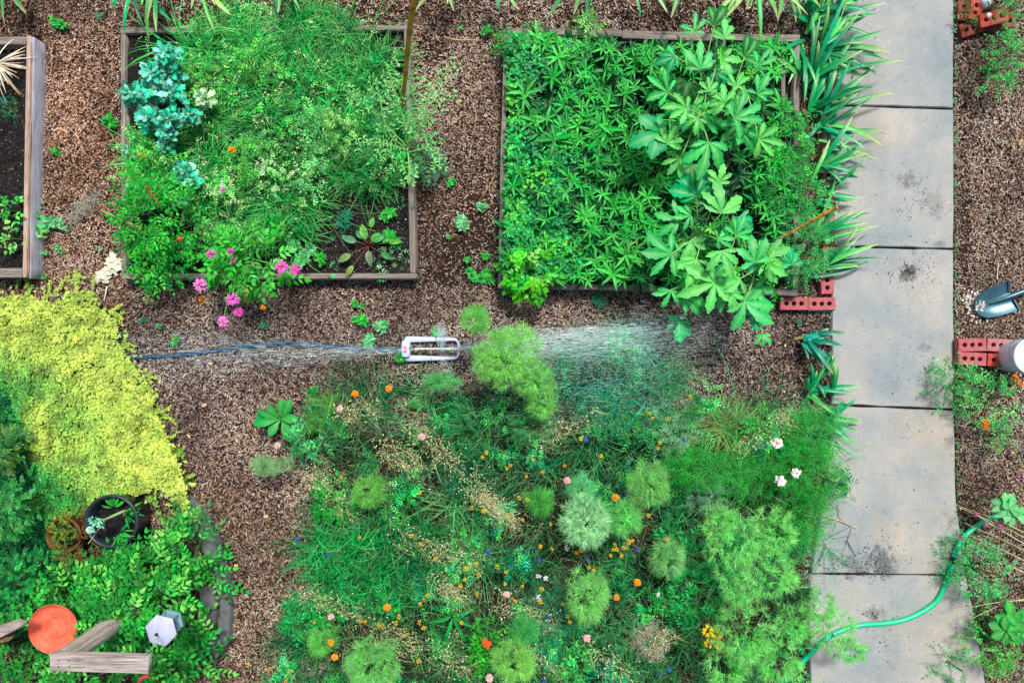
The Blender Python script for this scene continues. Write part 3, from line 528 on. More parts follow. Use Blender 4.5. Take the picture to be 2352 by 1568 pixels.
for px, py, r, ry, z, lb in [(1700, 1250, 72, 60, .85, 'upper left lobe of pale fennel beside the concrete path'), (1790, 1230, 52, 50, .8, 'fennel plume nearest the path in the big fennel stand'), (1770, 1330, 80, 55, .85, 'wide fennel plume in the middle of the stand by the path'), (1660, 1210, 36, 40, .75, 'narrow fennel plume at the left end of the stand by the path'),
                         (1700, 1350, 44, 50, .75, 'small fennel plume above the dark soil gap'), (1720, 1470, 76, 62, .78, 'fennel plume below the dark soil gap near the path'), (1790, 1530, 72, 50, .75, 'fennel plume at the bottom edge next to the path'), (1680, 1540, 60, 46, .7, 'fennel plume at the bottom edge left of its neighbour'),
                         (1890, 1400, 46, 40, .55, 'fennel branch fanning out over the concrete below the last joint'), (1925, 1455, 62, 40, .5, 'fennel branch reaching farthest over the path and the green hose'), (1830, 1440, 44, 36, .6, 'fennel plume right of the dark soil gap'), (1960, 1500, 50, 30, .4, 'low fennel tips spread on the concrete at the bottom')]:
    puff(px, py, r, z, lin(84, 190, 80), lb, 'fennel plumes beside the path', ry=ry*1.08, col2=lin(128, 206, 110), name='fennel_plant', cat='fennel', n=int(r*ry*.3)+280, hl=(.022, .065))
# feathery and leafy bushes: pinnate sprays over a dome
def pinnate_bush(name, label, cat, px, py, rx, ry, z, n, L, pairs, lL, lW, cols, group=None, pr='leaf', mt=M_leaf, dome=.18, el=(.1, .9), el1=(-.5, .2), term=True, stemc=lin(70, 130, 60), roll=.3, fold=.25, vein=None, out=.6, pts=None):
    top = Wp(px, py, z); k = (H-z)/H/S; RX, RY = rx*k, ry*k; base = np.array([top[0], top[1], .02]); o = thing(name, label, cat, base, group)
    th = rng.random(n)*6.28; q = np.sqrt(rng.random(n))*(.8+.4*noise(np.cos(th)*1.5+px, np.sin(th)*1.5+py, 1.7)); R = np.stack([top[0]+RX*q*np.cos(th), top[1]+RY*q*np.sin(th), z-dome*q**2-rng.random(n)**2*z*.45], 1)
    R[:, 2] = np.maximum(R[:, 2], .04)
    if pts is not None: R[:, :2] = WA(pts[rng.integers(0, len(pts), n)]+rng.normal(0, 6, (n, 2)), R[:, 2])[:, :2]
    az = th*out+rng.random(n)*6.28*(1-out)+rng.normal(0, .5, n); Ls = rng.uniform(*L, n); pos, a, e_ = spine(R, az, rng.uniform(*el, n), rng.uniform(*el1, n), Ls, pairs, rng.normal(0, .3, n))
    cols = np.atleast_2d(cols); cc = vary(cols[rng.integers(0, len(cols), n)], n, .3, .06); g = Geo(); s = Geo()
    ribbons(s, R, az, e_[:, 0], e_[:, -1], Ls, .0035, stemc, segs=pairs, pr='hair', nx=0)
    for i in range(1, pairs+1):
        f_ = 1-.45*(i/pairs)**2; ll = lL*f_*rng.uniform(.8, 1.15, n)
        for sg in (-1, 1): ribbons(g, pos[:, i], a[:, i]+sg*(1.05-.35*i/pairs), e_[:, i]*.6+rng.normal(0, .2, n), e_[:, i]*.6-.4, ll, ll*lW, cc*np.exp(rng.normal(0, .22, (n, 1))), segs=2, pr=pr, fold=fold, roll=rng.normal(0, roll, n), mid=vein)
    if term: ribbons(g, pos[:, -1], a[:, -1], e_[:, -1], e_[:, -1]-.3, lL*.9, lL*lW*.9, cc, segs=2, pr=pr, fold=fold, mid=vein)
    g.build('foliage', mt, o)
    for i in rng.integers(0, n, max(4, min(16, n//12))): tube(s, bez([base, (base+R[i])/2+[0, 0, z*.12], R[i]], 4), [.006]*4+[.004]*4+[.003], stemc, 5, False)
    s.build('stem', M_stem, o); return o
CB = [lin(14, 150, 40), lin(30, 172, 50), lin(70, 190, 60)]
# tall feathery cosmos against the path
for px, py, rx, ry, z, lb in [(1890, 1010, 52, 55, .6, 'feathery bright green cosmos bush by the path joint below the iris'), (1905, 1105, 46, 70, .65, 'feathery cosmos bush leaning farthest over the path edge'), (1870, 1200, 46, 62, .6, 'feathery cosmos bush above the fennel at the path edge'), (1840, 1080, 50, 60, .6, 'cosmos bush behind the white daisies'), (1650, 1085, 88, 40, .6, 'wide bright green cosmos bush in the upper right meadow'), (1740, 1110, 60, 40, .5, 'cosmos bush left of the white daisies'), (1590, 1075, 36, 36, .5, 'small cosmos bush right of the round dill plume')]:
    pinnate_bush('cosmos_plant', lb, 'cosmos bush', px, py, rx, ry, z, 210, (.06, .13), 5, .03, .11, CB, 'feathery cosmos bushes', mt=M_fine, dome=.14)
# small mixed meadow plants
for px, py, r, z, c, lb, kind in [(1580, 1390, 60, .5, lin(24, 160, 60), 'leafy green plant left of the dark soil gap in the meadow', 'b'), (1590, 1290, 50, .5, lin(40, 165, 80), 'leafy plant right of the loose dill plume', 'b'), (650, 960, 40, .3, lin(50, 160, 70), 'plant with broad tongue shaped leaves at the upper left corner of the meadow', 't'), (735, 960, 44, .4, lin(110, 175, 70), 'yellowish leafy plant beside the orange marigold', 'f'),
                           (755, 1160, 40, .4, lin(50, 170, 60), 'bright leafy plant left of the small upper dill plume', 'b'), (745, 1420, 34, .4, lin(30, 160, 60), 'fresh green leafy plant by the pale pink zinnia', 'b'), (1045, 1390, 42, .5, lin(20, 150, 50), 'star shaped plant of long green leaves in the lower meadow', 's'), (1220, 985, 40, .45, lin(70, 170, 90), 'soft leafy plant below the dill cluster', 'f'),
                           (1560, 995, 60, .5, lin(150, 190, 150), 'silvery grey leafed plant near the upper edge of the meadow', 'f'), (1640, 980, 60, .45, lin(150, 185, 110), 'arching pale green grassy plant beside the silvery one', 'g'), (1700, 1000, 60, .45, lin(140, 170, 100), 'arching straw green plant above the cosmos', 'g'), (1640, 1145, 44, .5, lin(130, 185, 150), 'silvery sage plant below the wide cosmos bush', 'f'),
                           (1260, 1440, 66, .45, lin(60, 165, 120), 'bluish green leafy plant near the bottom middle', 'f'), (1240, 1490, 60, .4, lin(40, 150, 110), 'teal feathery plant above the bottom dill plume', 'f'), (1125, 1520, 42, .55, lin(70, 170, 60), 'zinnia plant with broad leaves carrying the orange flower', 'b'), (1310, 1550, 50, .5, lin(70, 180, 80), 'broad leafed plant on the bottom edge', 'b'), (675, 1440, 26, .25, lin(30, 165, 70), 'low fresh green plant on the left border of the meadow', 'b'),
                           (1500, 1490, 34, .45, lin(200, 180, 170), 'faded pinkish grey seed plant near the bottom', 'f'), (1400, 870, 84, .5, lin(46, 170, 130), 'misty teal grassy plant inside the spray', 'g'), (1330, 850, 70, .5, lin(50, 165, 120), 'teal plant in the spray next to the big dill plume', 'g'), (1440, 800, 50, .45, lin(80, 180, 140), 'pale teal grass clump at the top of the spray', 'g'), (1540, 870, 40, .5, lin(60, 150, 90), 'thin upright weed at the right end of the meadow top', 'g'),
                           (1520, 1000, 50, .4, lin(30, 140, 100), 'bushy teal plant below the spray', 'f'), (1400, 960, 70, .45, lin(30, 140, 95), 'soft dark teal plant in the upper meadow', 'f'), (1080, 1010, 60, .4, lin(24, 130, 70), 'dark leafy plant left of the upper meadow centre', 'f'), (1070, 1090, 50, .4, lin(20, 130, 80), 'dark green grassy clump below it in the meadow centre left', 'g'), (1450, 1480, 60, .4, lin(60, 150, 90), 'green grey plant beside the faded seed plant', 'f'), (1760, 1010, 50, .45, lin(70, 175, 70), 'leafy plant carrying the white daisies', 'b'), (700, 1010, 40, .35, lin(90, 190, 110), 'pale leafy plant under the small lilac flower', 'b')]:
    if kind == 'f': pinnate_bush('meadow_plant', lb, 'plant', px, py, r, r*.85, z, 150, (.04, .1), 5, .022, .2, [c, c*.8], 'meadow plants', mt=M_fine)
    elif kind == 'b': pinnate_bush('meadow_plant', lb, 'plant', px, py, r, r*.9, z, 46, (.05, .1), 3, .05, .42, [c, c*.8], 'meadow plants')
    else:
        top = Wp(px, py, z*.3); o = thing('meadow_plant', lb, 'plant', [top[0], top[1], .02], 'meadow plants'); g = Geo(); k = r/S
        if kind == 't':
            rosette(g, top+[0, 0, .05], 9, (k*1.0, k*1.5), (.045, .07), [c, lin(20, 150, 60)], (.2, .8), (-.6, 0), pr='obl', segs=6, mid=lin(140, 205, 110))
            ribbons(g, [Wp(655, 965, .12)], 3.0, .25, -.3, .22, .075, lin(16, 150, 62), segs=7, pr='obl', mid=lin(120, 205, 110))
        elif kind == 's': rosette(g, top+[0, 0, .2], 8, (k*1.1, k*1.4), (.02, .03), [c], (.1, .5), (-.4, 0), segs=5)
        else:
            for _ in range(6): rosette(g, top+np.r_[rng.normal(0, k*.4, 2), .05], 36, (k*.8, k*1.5), (.003, .006), [c, c*.75], (.6, 1.4), (-.4, .3), pr='grass', nx=0, dv=.3, rad=.03)
        g.build('foliage', M_fine if kind == 'g' else M_leaf, o); s = Geo(); tube(s, [[top[0], top[1], .02], top+[0, 0, .07]], .006, c, 5); s.build('stem', M_stem, o)
# shrubs at the lower left
SH = [lin(4, 104, 32), lin(14, 140, 44), lin(50, 176, 62), lin(120, 202, 96)]
for px, py, rx, ry, z, n, lb in [(330, 1312, 100, 44, .45, 120, 'leafy green shrub just below the black pot'), (418, 1262, 42, 56, .4, 60, 'leafy shrub spilling over the stone edging'), (240, 1345, 80, 38, .5, 90, 'leafy shrub between the terracotta pot and the stone edging'), (290, 1400, 100, 55, .68, 150, 'pale tipped leafy shrub above the orange dish and the lantern'), (150, 1375, 70, 32, .5, 80, 'leafy shrub behind the orange dish'), (320, 1500, 80, 50, .6, 110, 'leafy shrub under the lantern'), (180, 1560, 110, 40, .45, 110, 'leafy shrub along the bottom below the wooden arm'), (400, 1540, 80, 40, .4, 70, 'low leafy shrub at the bottom right of the wooden arm'), (20, 1500, 50, 70, .5, 90, 'leafy shrub at the left edge beside the orange dish'), (492, 1330, 16, 34, .2, 16, 'low leafy runner over the edging stones'), (235, 1440, 60, 34, .72, 60, 'pale new shoots right of the orange dish'), (58, 1420, 10, 22, .64, 5, 'sparse leafy sprig hanging over the left rim of the orange dish'), (84, 1500, 20, 6, .64, 4, 'sparse leafy sprig over the lower rim of the orange dish'), (450, 1480, 36, 40, .4, 26, 'sparse leafy sprig right of the lantern')]:
    pinnate_bush('shrub', lb, 'shrub', px, py, rx, ry, z, int(n*.8), (.09, .19), 4, .05, .5, SH, 'leafy shrubs in the lower left corner', dome=.14, pr='leaf', vein=lin(110, 190, 90))
# conifer sprays down the left edge
for px, py, rx, ry, z, c, lb in [(-44, 1050, 22, 44, .6, [lin(70, 140, 80), lin(110, 150, 70)], 'conifer spray with brownish tips at the left edge, uppermost of three'), (-36, 1190, 30, 70, .7, [lin(50, 150, 66), lin(100, 190, 100)], 'light green conifer spray at the left edge, middle of three'), (0, 1345, 50, 46, .6, [lin(20, 130, 56), lin(50, 165, 70)], 'darker green conifer spray at the left edge, lowest of three')]:
    pinnate_bush('conifer', lb, 'conifer', px, py, rx, ry, z, 130, (.045, .085), 7, .024, .3, c, 'conifer sprays at the left edge', mt=M_wax, dome=.2, out=.8)
g = Geo(); leafmass(g, [(-60, 860), (20, 900), (60, 1020), (90, 1200), (200, 1300), (120, 1420), (-60, 1500)], 3600, .2, (.012, .03), .5, [lin(4, 90, 44), lin(16, 130, 60)], k_l=3)
tag(g.build('leafy_weeds', M_leaf), 'dark green undergrowth between the golden carpet and the conifer sprays', 'undergrowth', None, 'stuff')
# kale in the middle bed
def kale(px, py, r, z, label, c=None, c2=None):
    top = Wp(px, py, z); base = [top[0], top[1], .1]; o = thing('kale_plant', label, 'kale', base, 'frilly blue green kale plants'); k = r/S*.9; g = Geo()
    col = np.array([lin(16, 142, 104), lin(50, 186, 144), lin(130, 222, 190)]) if c is None else np.array(c)
    for i, (n, s_, e0, e1, dz) in enumerate([(7, 1.0, (0, .5), (-.7, -.2), -.06), (7, .75, (.3, .9), (-.4, .1), -.02), (6, .5, (.6, 1.2), (-.2, .5), .0)]):
        rosette(g, top+[0, 0, dz], n, (k*s_*.8, k*s_*1.15), (k*s_*.42, k*s_*.66), col, e0, e1, pr='obl', segs=12, nx=3, ruffle=.5, dv=.4, mid=lin(150, 225, 200), az0=rng.random()*6, fold=.1)
    g.build('foliage', M_wax, o, smooth=False); s = Geo(); tube(s, [base, top], [.014, .011], lin(140, 190, 140), 7); s.build('stem', M_stem, o)
for a in [(376, 122, 34, .5, 'kale plant at the top of the kale group, nearest the far board'), (345, 165, 36, .45, 'kale plant second from the top, left of its neighbour'), (388, 165, 30, .42, 'kale plant under the topmost one, on the right'), (298, 212, 34, .42, 'kale plant hanging over the left board of the middle bed'), (345, 205, 34, .4, 'kale plant between the overhanging one and the centre of the group'), (390, 212, 34, .42, 'kale plant at the centre of the kale group'), (335, 268, 34, .4, 'kale plant on the left side, below the overhanging one'), (384, 270, 32, .4, 'kale plant in the lower middle of the group'), (432, 262, 28, .38, 'kale plant with pale yellowing leaves beside the grass'), (375, 305, 26, .36, 'small kale plant above the orange tomato'), (372, 335, 22, .3, 'smallest blue kale rosette, between grass and tomato plants'), (418, 390, 30, .4, 'kale plant standing apart, lower right of the group'), (432, 412, 26, .38, 'kale plant with whitish ribs touching the one standing apart'), (424, 462, 18, .25, 'little kale rosette in the grass above the zinnias'), (292, 345, 16, .25, 'tiny kale rosette against the left board')]: kale(*a)
kale(462, 222, 26, .38, 'kale plant with cream coloured curled leaf edges at the right of the group', [lin(110, 190, 130), lin(170, 205, 150)])
# tomato plants
TG = [lin(24, 150, 40), lin(50, 172, 52), lin(88, 190, 70)]
def fruit(o, px, py, z, r, c, nm='tomato'):
    g = Geo(); lathe(g, Wp(px, py, z), [(r*math.sin(t), -r*.9*math.cos(t)) for t in np.linspace(.03, PI-.2, 9)]+[(.001, r*.75)], (1, 1, 1), 14); f_ = g.build(nm, solid(nm+'_skin', c, .25, .5, amt=.1), o, smooth=True)
    g = Geo(); rosette(g, Wp(px, py, z)+[0, 0, r*.85], 5, (r*.8, r), (.004, .005), [lin(60, 140, 50)], (-.1, .1), (-.6, -.3), segs=2, rad=.001); g.build('calyx', M_leaf, f_)
t1 = pinnate_bush('tomato_plant', 'big tomato plant bulging over the left board of the middle bed', 'tomato plant', 340, 490, 95, 90, .55, 200, (.09, .17), 4, .038, .45, TG, 'tomato plants', dome=.2)
fruit(t1, 413, 549, .5, .02, lin(215, 60, 30)); fruit(t1, 320, 356, .45, .014, lin(230, 140, 30)); fruit(t1, 331, 361, .45, .011, lin(220, 120, 40))
t2 = pinnate_bush('tomato_plant', 'tomato plant trailing out of the lower left corner of the middle bed', 'tomato plant', 350, 600, 66, 50, .35, 90, (.08, .15), 4, .034, .45, TG, 'tomato plants', dome=.14)
t3 = pinnate_bush('tomato_plant', 'tomato plant between the kale and the left board', 'tomato plant', 320, 385, 55, 50, .4, 70, (.08, .14), 4, .03, .4, [lin(70, 180, 60), lin(110, 195, 80)], 'tomato plants')
t4 = pinnate_bush('tomato_plant', 'sprawling pale green tomato plant at the right board of the middle bed', 'tomato plant', 905, 320, 70, 60, .5, 70, (.08, .15), 4, .03, .4, [lin(90, 185, 90), lin(120, 200, 110), lin(60, 165, 80)], 'tomato plants')
s = Geo(); lf = Geo()
for pts in [[(935, 330), (960, 270), (1000, 200), (1040, 150)], [(935, 330), (925, 270), (890, 160)], [(932, 335), (870, 270), (805, 215)], [(935, 330), (970, 290), (985, 200)], [(930, 340), (890, 300), (865, 190)], [(938, 350), (1000, 340), (1010, 380)], [(940, 330), (1000, 250), (1050, 215)], [(935, 345), (880, 330), (825, 328)], [(936, 340), (940, 390), (935, 420)]]:
    P = np.array([Wp(x, y, .25+.35*i/(len(pts)-1)) for i, (x, y) in enumerate(pts)]); c_ = bez(P, 6); tube(s, c_, np.linspace(.007, .003, len(c_)), lin(140, 200, 110), 5)
    for j in range(3, len(c_)):
        for sg in (-1, 1):
            a = math.atan2(*(c_[j]-c_[j-1])[[1, 0]])+sg*rng.uniform(.7, 1.2); q = spine(c_[j][None], a, .2, -.1, .06, 3)[0][0][::2] if rng.random() < .6 else []
            for u in q: rosette(lf, u, 2, (.02, .036), (.009, .014), [lin(110, 195, 110), lin(150, 210, 130)], (-.1, .5), (-.3, .1), segs=2, az0=a, spread=3, rad=.002)
s.build('branch', M_stem, t4); lf.build('shoot_leaves', M_leaf, t4)
# grey leafed weed hanging on the board, pale weeds in the grass
for px, py, r, z, c, lb in [(985, 378, 34, .2, [lin(110, 150, 130), lin(80, 140, 110)], 'grey green weed outside the right board of the middle bed'), (580, 118, 44, .45, [lin(120, 195, 90), lin(80, 175, 80)], 'pale leafy weed near the far edge of the middle bed'), (445, 160, 44, .35, [lin(130, 200, 90), lin(70, 175, 70)], 'lime green weed right of the topmost kale'), (720, 275, 40, .45, [lin(110, 200, 110), lin(90, 185, 90)], 'rounded pale green weed in the centre of the middle bed'), (775, 290, 40, .45, [lin(130, 200, 100), lin(150, 205, 120)], 'seedy yellowish weed right of the rounded pale one'), (720, 350, 30, .4, [lin(120, 205, 120)], 'small pale weed with lobed leaves below the rounded one'), (560, 355, 60, .4, [lin(80, 185, 80), lin(110, 195, 90)], 'bright feathery weed around the red flower in the middle bed'), (700, 410, 24, .35, [lin(110, 200, 120)], 'tiny pale weed beside the dry grass head'), (870, 240, 44, .4, [lin(60, 165, 90)], 'weed left of the bamboo pole foot'), (840, 390, 60, .3, [lin(14, 130, 50), lin(40, 160, 60)], 'dark leafy weed left of the right board'), (640, 480, 40, .3, [lin(40, 160, 60)], 'leafy weed above the zinnias'), (1360, 45, 30, .3, [lin(120, 195, 100)], 'small pale tomato sprig beyond the far board of the right bed')]:
    pinnate_bush('weed', lb, 'weed', px, py, r, r*.85, z, int(r*1.3), (.05, .11), 4, .026, .45, c, 'weeds in the beds')
# okra: big palm shaped leaves
def okra_leaf(px, py, r, adeg, z, o, stemtop, tone=0, lobes=5, up=.1):
    c = Wp(px, py, z); Lr = r/S*(H-z)/H; n = lobes; off = np.linspace(-1.45, 1.45, n); a = math.radians(adeg)
    col = [lin(72, 190, 100), lin(112, 206, 108), lin(28, 166, 98), lin(8, 130, 50)][tone]; r = r*1.12
    g = Geo(); ll = Lr*(1-.4*(np.abs(off)/1.45)**1.5)*rng.uniform(.9, 1.12, n); P = np.repeat(c[None], n, 0)
    ribbons(g, P, a+off+rng.normal(0, .06, n), rng.uniform(up, up+.5, n), rng.uniform(-.8, -.1, n), ll, ll*rng.uniform(.22, .34, n)*(1.4 if tone >= 2 else 1), vary(col, n, .16, .05), segs=9, pr='lobe', fold=rng.choice([.1, .3, .45]), nx=2, mid=lin(170, 226, 130), daz=rng.normal(0, .3, n))
    lf_ = g.build('leaf', M_leaf, o); s = Geo(); st = np.asarray(stemtop, float); m_ = (st+c)/2+[0, 0, .03]
    tube(s, bez([st, m_, c], 5), .0035, lin(150, 200, 120), 5); s.build('petiole', M_stem, lf_)
okras = {'okra plant at the far board, left of the iris': ((1625, 175, .5), [(1595, 75, 46, 95, .75, 0), (1664, 88, 46, 95, .8, 1), (1550, 131, 46, 200, .62, 2), (1611, 159, 62, 100, .72, 0), (1653, 140, 50, 10, .74, 1), (1627, 211, 40, 85, .85, 1), (1580, 190, 60, 250, .45, 3), (1640, 60, 50, 60, .4, 3)]),
         'okra plant with leaves reaching to the right board, upper part of the right bed': ((1690, 215, .5), [(1740, 152, 52, 60, .7, 0), (1740, 218, 50, 60, .68, 0), (1691, 199, 42, 80, .85, 1), (1665, 237, 58, 140, .82, 1), (1742, 321, 66, -10, .8, 1), (1686, 272, 84, 25, .78, 0), (1710, 130, 50, 40, .45, 3), (1700, 300, 60, 300, .5, 3)]),
         'okra plant with the largest dark teal leaf on its left side': ((1600, 280, .5), [(1534, 213, 64, 150, .76, 0), (1578, 251, 60, 165, .8, 1), (1520, 307, 82, 190, .66, 2), (1602, 272, 42, 250, .88, 1), (1627, 328, 82, 265, .74, 0), (1563, 364, 52, 235, .62, 1), (1560, 240, 60, 120, .45, 3), (1590, 380, 60, 270, .42, 3)]),
         'okra plant in the lower middle of the right bed': ((1600, 540, .5), [(1657, 490, 76, 90, .84, 1), (1560, 508, 60, 160, .68, 0), (1543, 583, 84, 185, .7, 0), (1600, 596, 66, 250, .72, 1), (1600, 450, 70, 120, .6, 2), (1650, 420, 50, 80, .78, 1), (1620, 560, 66, 30, .5, 3), (1560, 560, 60, 210, .42, 3)]),
         'okra plant leaning over the near board of the right bed': ((1650, 620, .5), [(1657, 576, 66, 280, .84, 1), (1643, 649, 92, 200, .74, 1), (1540, 666, 52, 260, .6, 0), (1562, 735, 48, 250, .5, 2), (1650, 640, 80, 270, .62, 0), (1690, 540, 55, 60, .7, 0), (1600, 640, 66, 230, .45, 3), (1556, 750, 40, 330, .4, 2)]),
         'okra plant at the lower right corner of the right bed': ((1730, 610, .5), [(1734, 603, 72, 100, .78, 0), (1757, 603, 62, 320, .74, 1), (1757, 590, 66, 15, .72, 1), (1710, 692, 82, 300, .7, 0), (1752, 768, 36, 270, .4, 0), (1700, 640, 62, 200, .76, 1), (1720, 710, 60, 330, .5, 2), (1740, 650, 60, 240, .42, 3)])}
for lb, (st, lv) in okras.items():
    top = Wp(*st); base = np.array([top[0], top[1], .08]); o = thing('okra_plant', lb, 'okra plant', base, 'okra plants in the right bed'); s = Geo(); tip = np.array([top[0]+rng.normal(0, .02), top[1]+rng.normal(0, .02), .8])
    tube(s, bez([base, top, tip], 6), np.linspace(.014, .006, 13), lin(130, 180, 100), 8); s.build('stem', M_stem, o)
    lv = lv+[(st[0]+rng.normal(8, 42), st[1]+rng.normal(10, 42), rng.uniform(42, 66), rng.uniform(0, 360), rng.uniform(.5, .72), int(rng.choice([0, 1, 2]))) for _ in range(4)]
    for (x, y, r, a, z, tn) in lv: k = np.clip((z-.15-.08)/.72, 0, 1); okra_leaf(x, y, r, a, z, o, base+(tip-base)*k, tn)
    g = Geo(); rosette(g, tip, 7, (.03, .055), (.012, .018), [lin(120, 200, 80), lin(90, 185, 70)], (.3, 1.1), (-.1, .4), segs=3, rad=.004); g.build('bud', M_leaf, o)
# weeds along the right board and the pepper bush in the corner
for px, py, rx, ry, z, n, c, lb, lw in [(1800, 320, 40, 70, .35, 90, CB, 'leafy weed against the right board beside the upper okra', .3), (1790, 430, 44, 60, .35, 100, [lin(14, 130, 40), lin(40, 160, 50)], 'dark bushy weed between the okra and the brick edging', .3), (1760, 120, 60, 26, .3, 60, CB, 'star leafed weed over the far board near the iris', .25), (1200, 85, 44, 26, .25, 40, CB, 'star leafed weed over the far left corner of the right bed', .25), (1790, 640, 30, 22, .25, 26, CB, 'small weed in the near right corner of the right bed', .3), (1590, 410, 60, 40, .3, 70, [lin(14, 130, 50), lin(30, 150, 60)], 'broad leaved weed in the gap between the two okra groups', .5)]:
    pinnate_bush('weed', lb, 'weed', px, py, rx, ry, z, n, (.07, .13), 4, .042, lw, c, 'weeds in the beds')
for px, py, rx, ry, n, lb in [(1852, 300, 26, 60, 60, 'bushy weed filling the gap between right bed and bricks, upper of two'), (1862, 440, 30, 70, 90, 'bushy weed filling the gap between right bed and bricks, lower of two')]:
    pinnate_bush('weed', lb, 'weed', px, py, rx, ry, .25, n, (.06, .12), 4, .036, .35, [lin(10, 120, 44), lin(40, 165, 60), lin(90, 190, 80)], 'weeds in the beds')
pinnate_bush('weed', 'fine carrot leaved weed with white umbels beside the brick edging', 'weed', 1870, 560, 58, 80, .45, 230, (.05, .11), 5, .022, .25, [lin(30, 160, 70), lin(70, 185, 90), lin(110, 200, 120)], 'weeds in the beds', mt=M_fine)
pinnate_bush('pepper_plant', 'pepper plant with glossy yellow green leaves in the near left corner of the right bed', 'pepper plant', 1222, 620, 52, 50, .4, 60, (.05, .1), 3, .055, .62, [lin(70, 180, 40), lin(110, 200, 50), lin(30, 150, 40)], mt=M_wax, vein=lin(150, 210, 90))
# beet
o = thing('beet_plant', 'beet plant with drooping leaves in the bare corner of the middle bed', 'beet', Wp(848, 565, .1)); g = Geo(); s = Geo()
for (a, d, L_, w, c) in [(100, .04, .12, .055, lin(110, 190, 90)), (52, .05, .09, .05, lin(90, 180, 80)), (160, .07, .12, .05, lin(90, 160, 120)), (205, .12, .11, .05, lin(130, 170, 110)), (290, .06, .12, .05, lin(120, 150, 110)), (330, .1, .1, .04, lin(60, 150, 80)), (20, .08, .11, .045, lin(60, 165, 80)), (355, .16, .09, .035, lin(100, 185, 80)), (240, .15, .1, .04, lin(140, 170, 90)), (130, .09, .08, .04, lin(40, 150, 80)), (80, .12, .08, .04, lin(100, 185, 80))]:
    a = math.radians(a+rng.normal(0, 12)); d *= rng.uniform(.5, 1.2); b0 = Wp(848, 565, .11); e_ = b0+[math.cos(a)*d, math.sin(a)*d, .06]; tube(s, bez([b0, (b0+e_)/2+[0, 0, .02], e_], 4), .004, lin(110, 70, 56), 5)
    ribbons(g, [e_], a, .3, -.6, L_, w, c, segs=8, pr='leaf', mid=lin(120, 90, 70), fold=.3, ruffle=.15)
g.build('foliage', M_leaf, o); s.build('stalk', M_stem, o)
# ---------------------------------------------------------------- iris and day lily clumps
IR = [lin(10, 130, 70), lin(24, 164, 80), lin(26, 150, 104), lin(30, 160, 96), lin(90, 192, 92)]
def iris(px, py, adeg, spread, n, L, label, z=.1, w=(.02, .036), cols=IR, tip=lin(200, 215, 150), el=(.2, 1.05), el1=(-.35, .15), group='strap leaved iris clumps', dz=0, cat='iris'):
    b0 = Wp(px, py, z); o = thing('iris_clump', label, cat, [b0[0], b0[1], .0], group); g = Geo(); a = math.radians(adeg)+np.linspace(-.5, .5, n)*math.radians(spread)+rng.normal(0, .12, n)
    P = b0+np.stack([rng.normal(0, .022, n), rng.normal(0, .03, n), np.zeros(n)], 1); cols = np.array(cols); tp = np.where(rng.random((n, 1)) < .55, np.asarray(tip)[None], vary(cols[1], n))
    ribbons(g, P, a, rng.uniform(*el, n), rng.uniform(*el1, n), rng.uniform(L[0]*.7, L[1]*1.25, n), rng.uniform(*w, n), vary(cols[rng.integers(0, len(cols), n)], n, .22, .04), tip=tp, segs=8, pr='strap', fold=.35, daz=rng.normal(0, .25, n), tipp=5)
    g.build('foliage', M_wax, o); s = Geo(); tube(s, [[b0[0]-.03, b0[1], -.005], [b0[0]+.03, b0[1]+.01, .02]], .014, lin(140, 130, 90), 7); s.build('rhizome', M_stem, o); return o
for k, a in enumerate([(1868, 60, 40, 120, 15, (.26, .42), 'iris clump at the top of the brick edging'), (1870, 130, 20, 120, 16, (.26, .46), 'iris clump whose yellow tipped blade reaches farthest across the path'), (1862, 185, 48, 110, 16, (.28, .48), 'iris clump beside the third brick of the edging'), (1868, 250, 38, 100, 14, (.24, .42), 'iris clump above the first path joint on the left'), (1880, 300, 5, 110, 10, (.2, .4), 'iris clump with a broad yellow drooping blade at the second slab'), (1880, 380, 10, 110, 10, (.18, .34), 'sparse iris clump halfway down the brick edging'), (1885, 450, 10, 110, 9, (.16, .3), 'small iris clump above the brown cane'), (1880, 540, 30, 80, 9, (.2, .36), 'iris clump right beside the white flowered weed'), (1872, 620, 28, 50, 12, (.24, .4), 'iris clump pointing to the soil stain on the path'), (1848, 40, 75, 160, 12, (.22, .38), 'iris clump behind the far corner of the right bed'), (1842, 110, 250, 90, 8, (.24, .38), 'iris clump with blades drooping into the right bed')]):
    iris(*a)
o = thing('iris_clump', 'iris clump in the brick row whose long pale blades cross far onto the path', 'iris', Wp(1880, 200, 0), 'strap leaved iris clumps'); g = Geo()
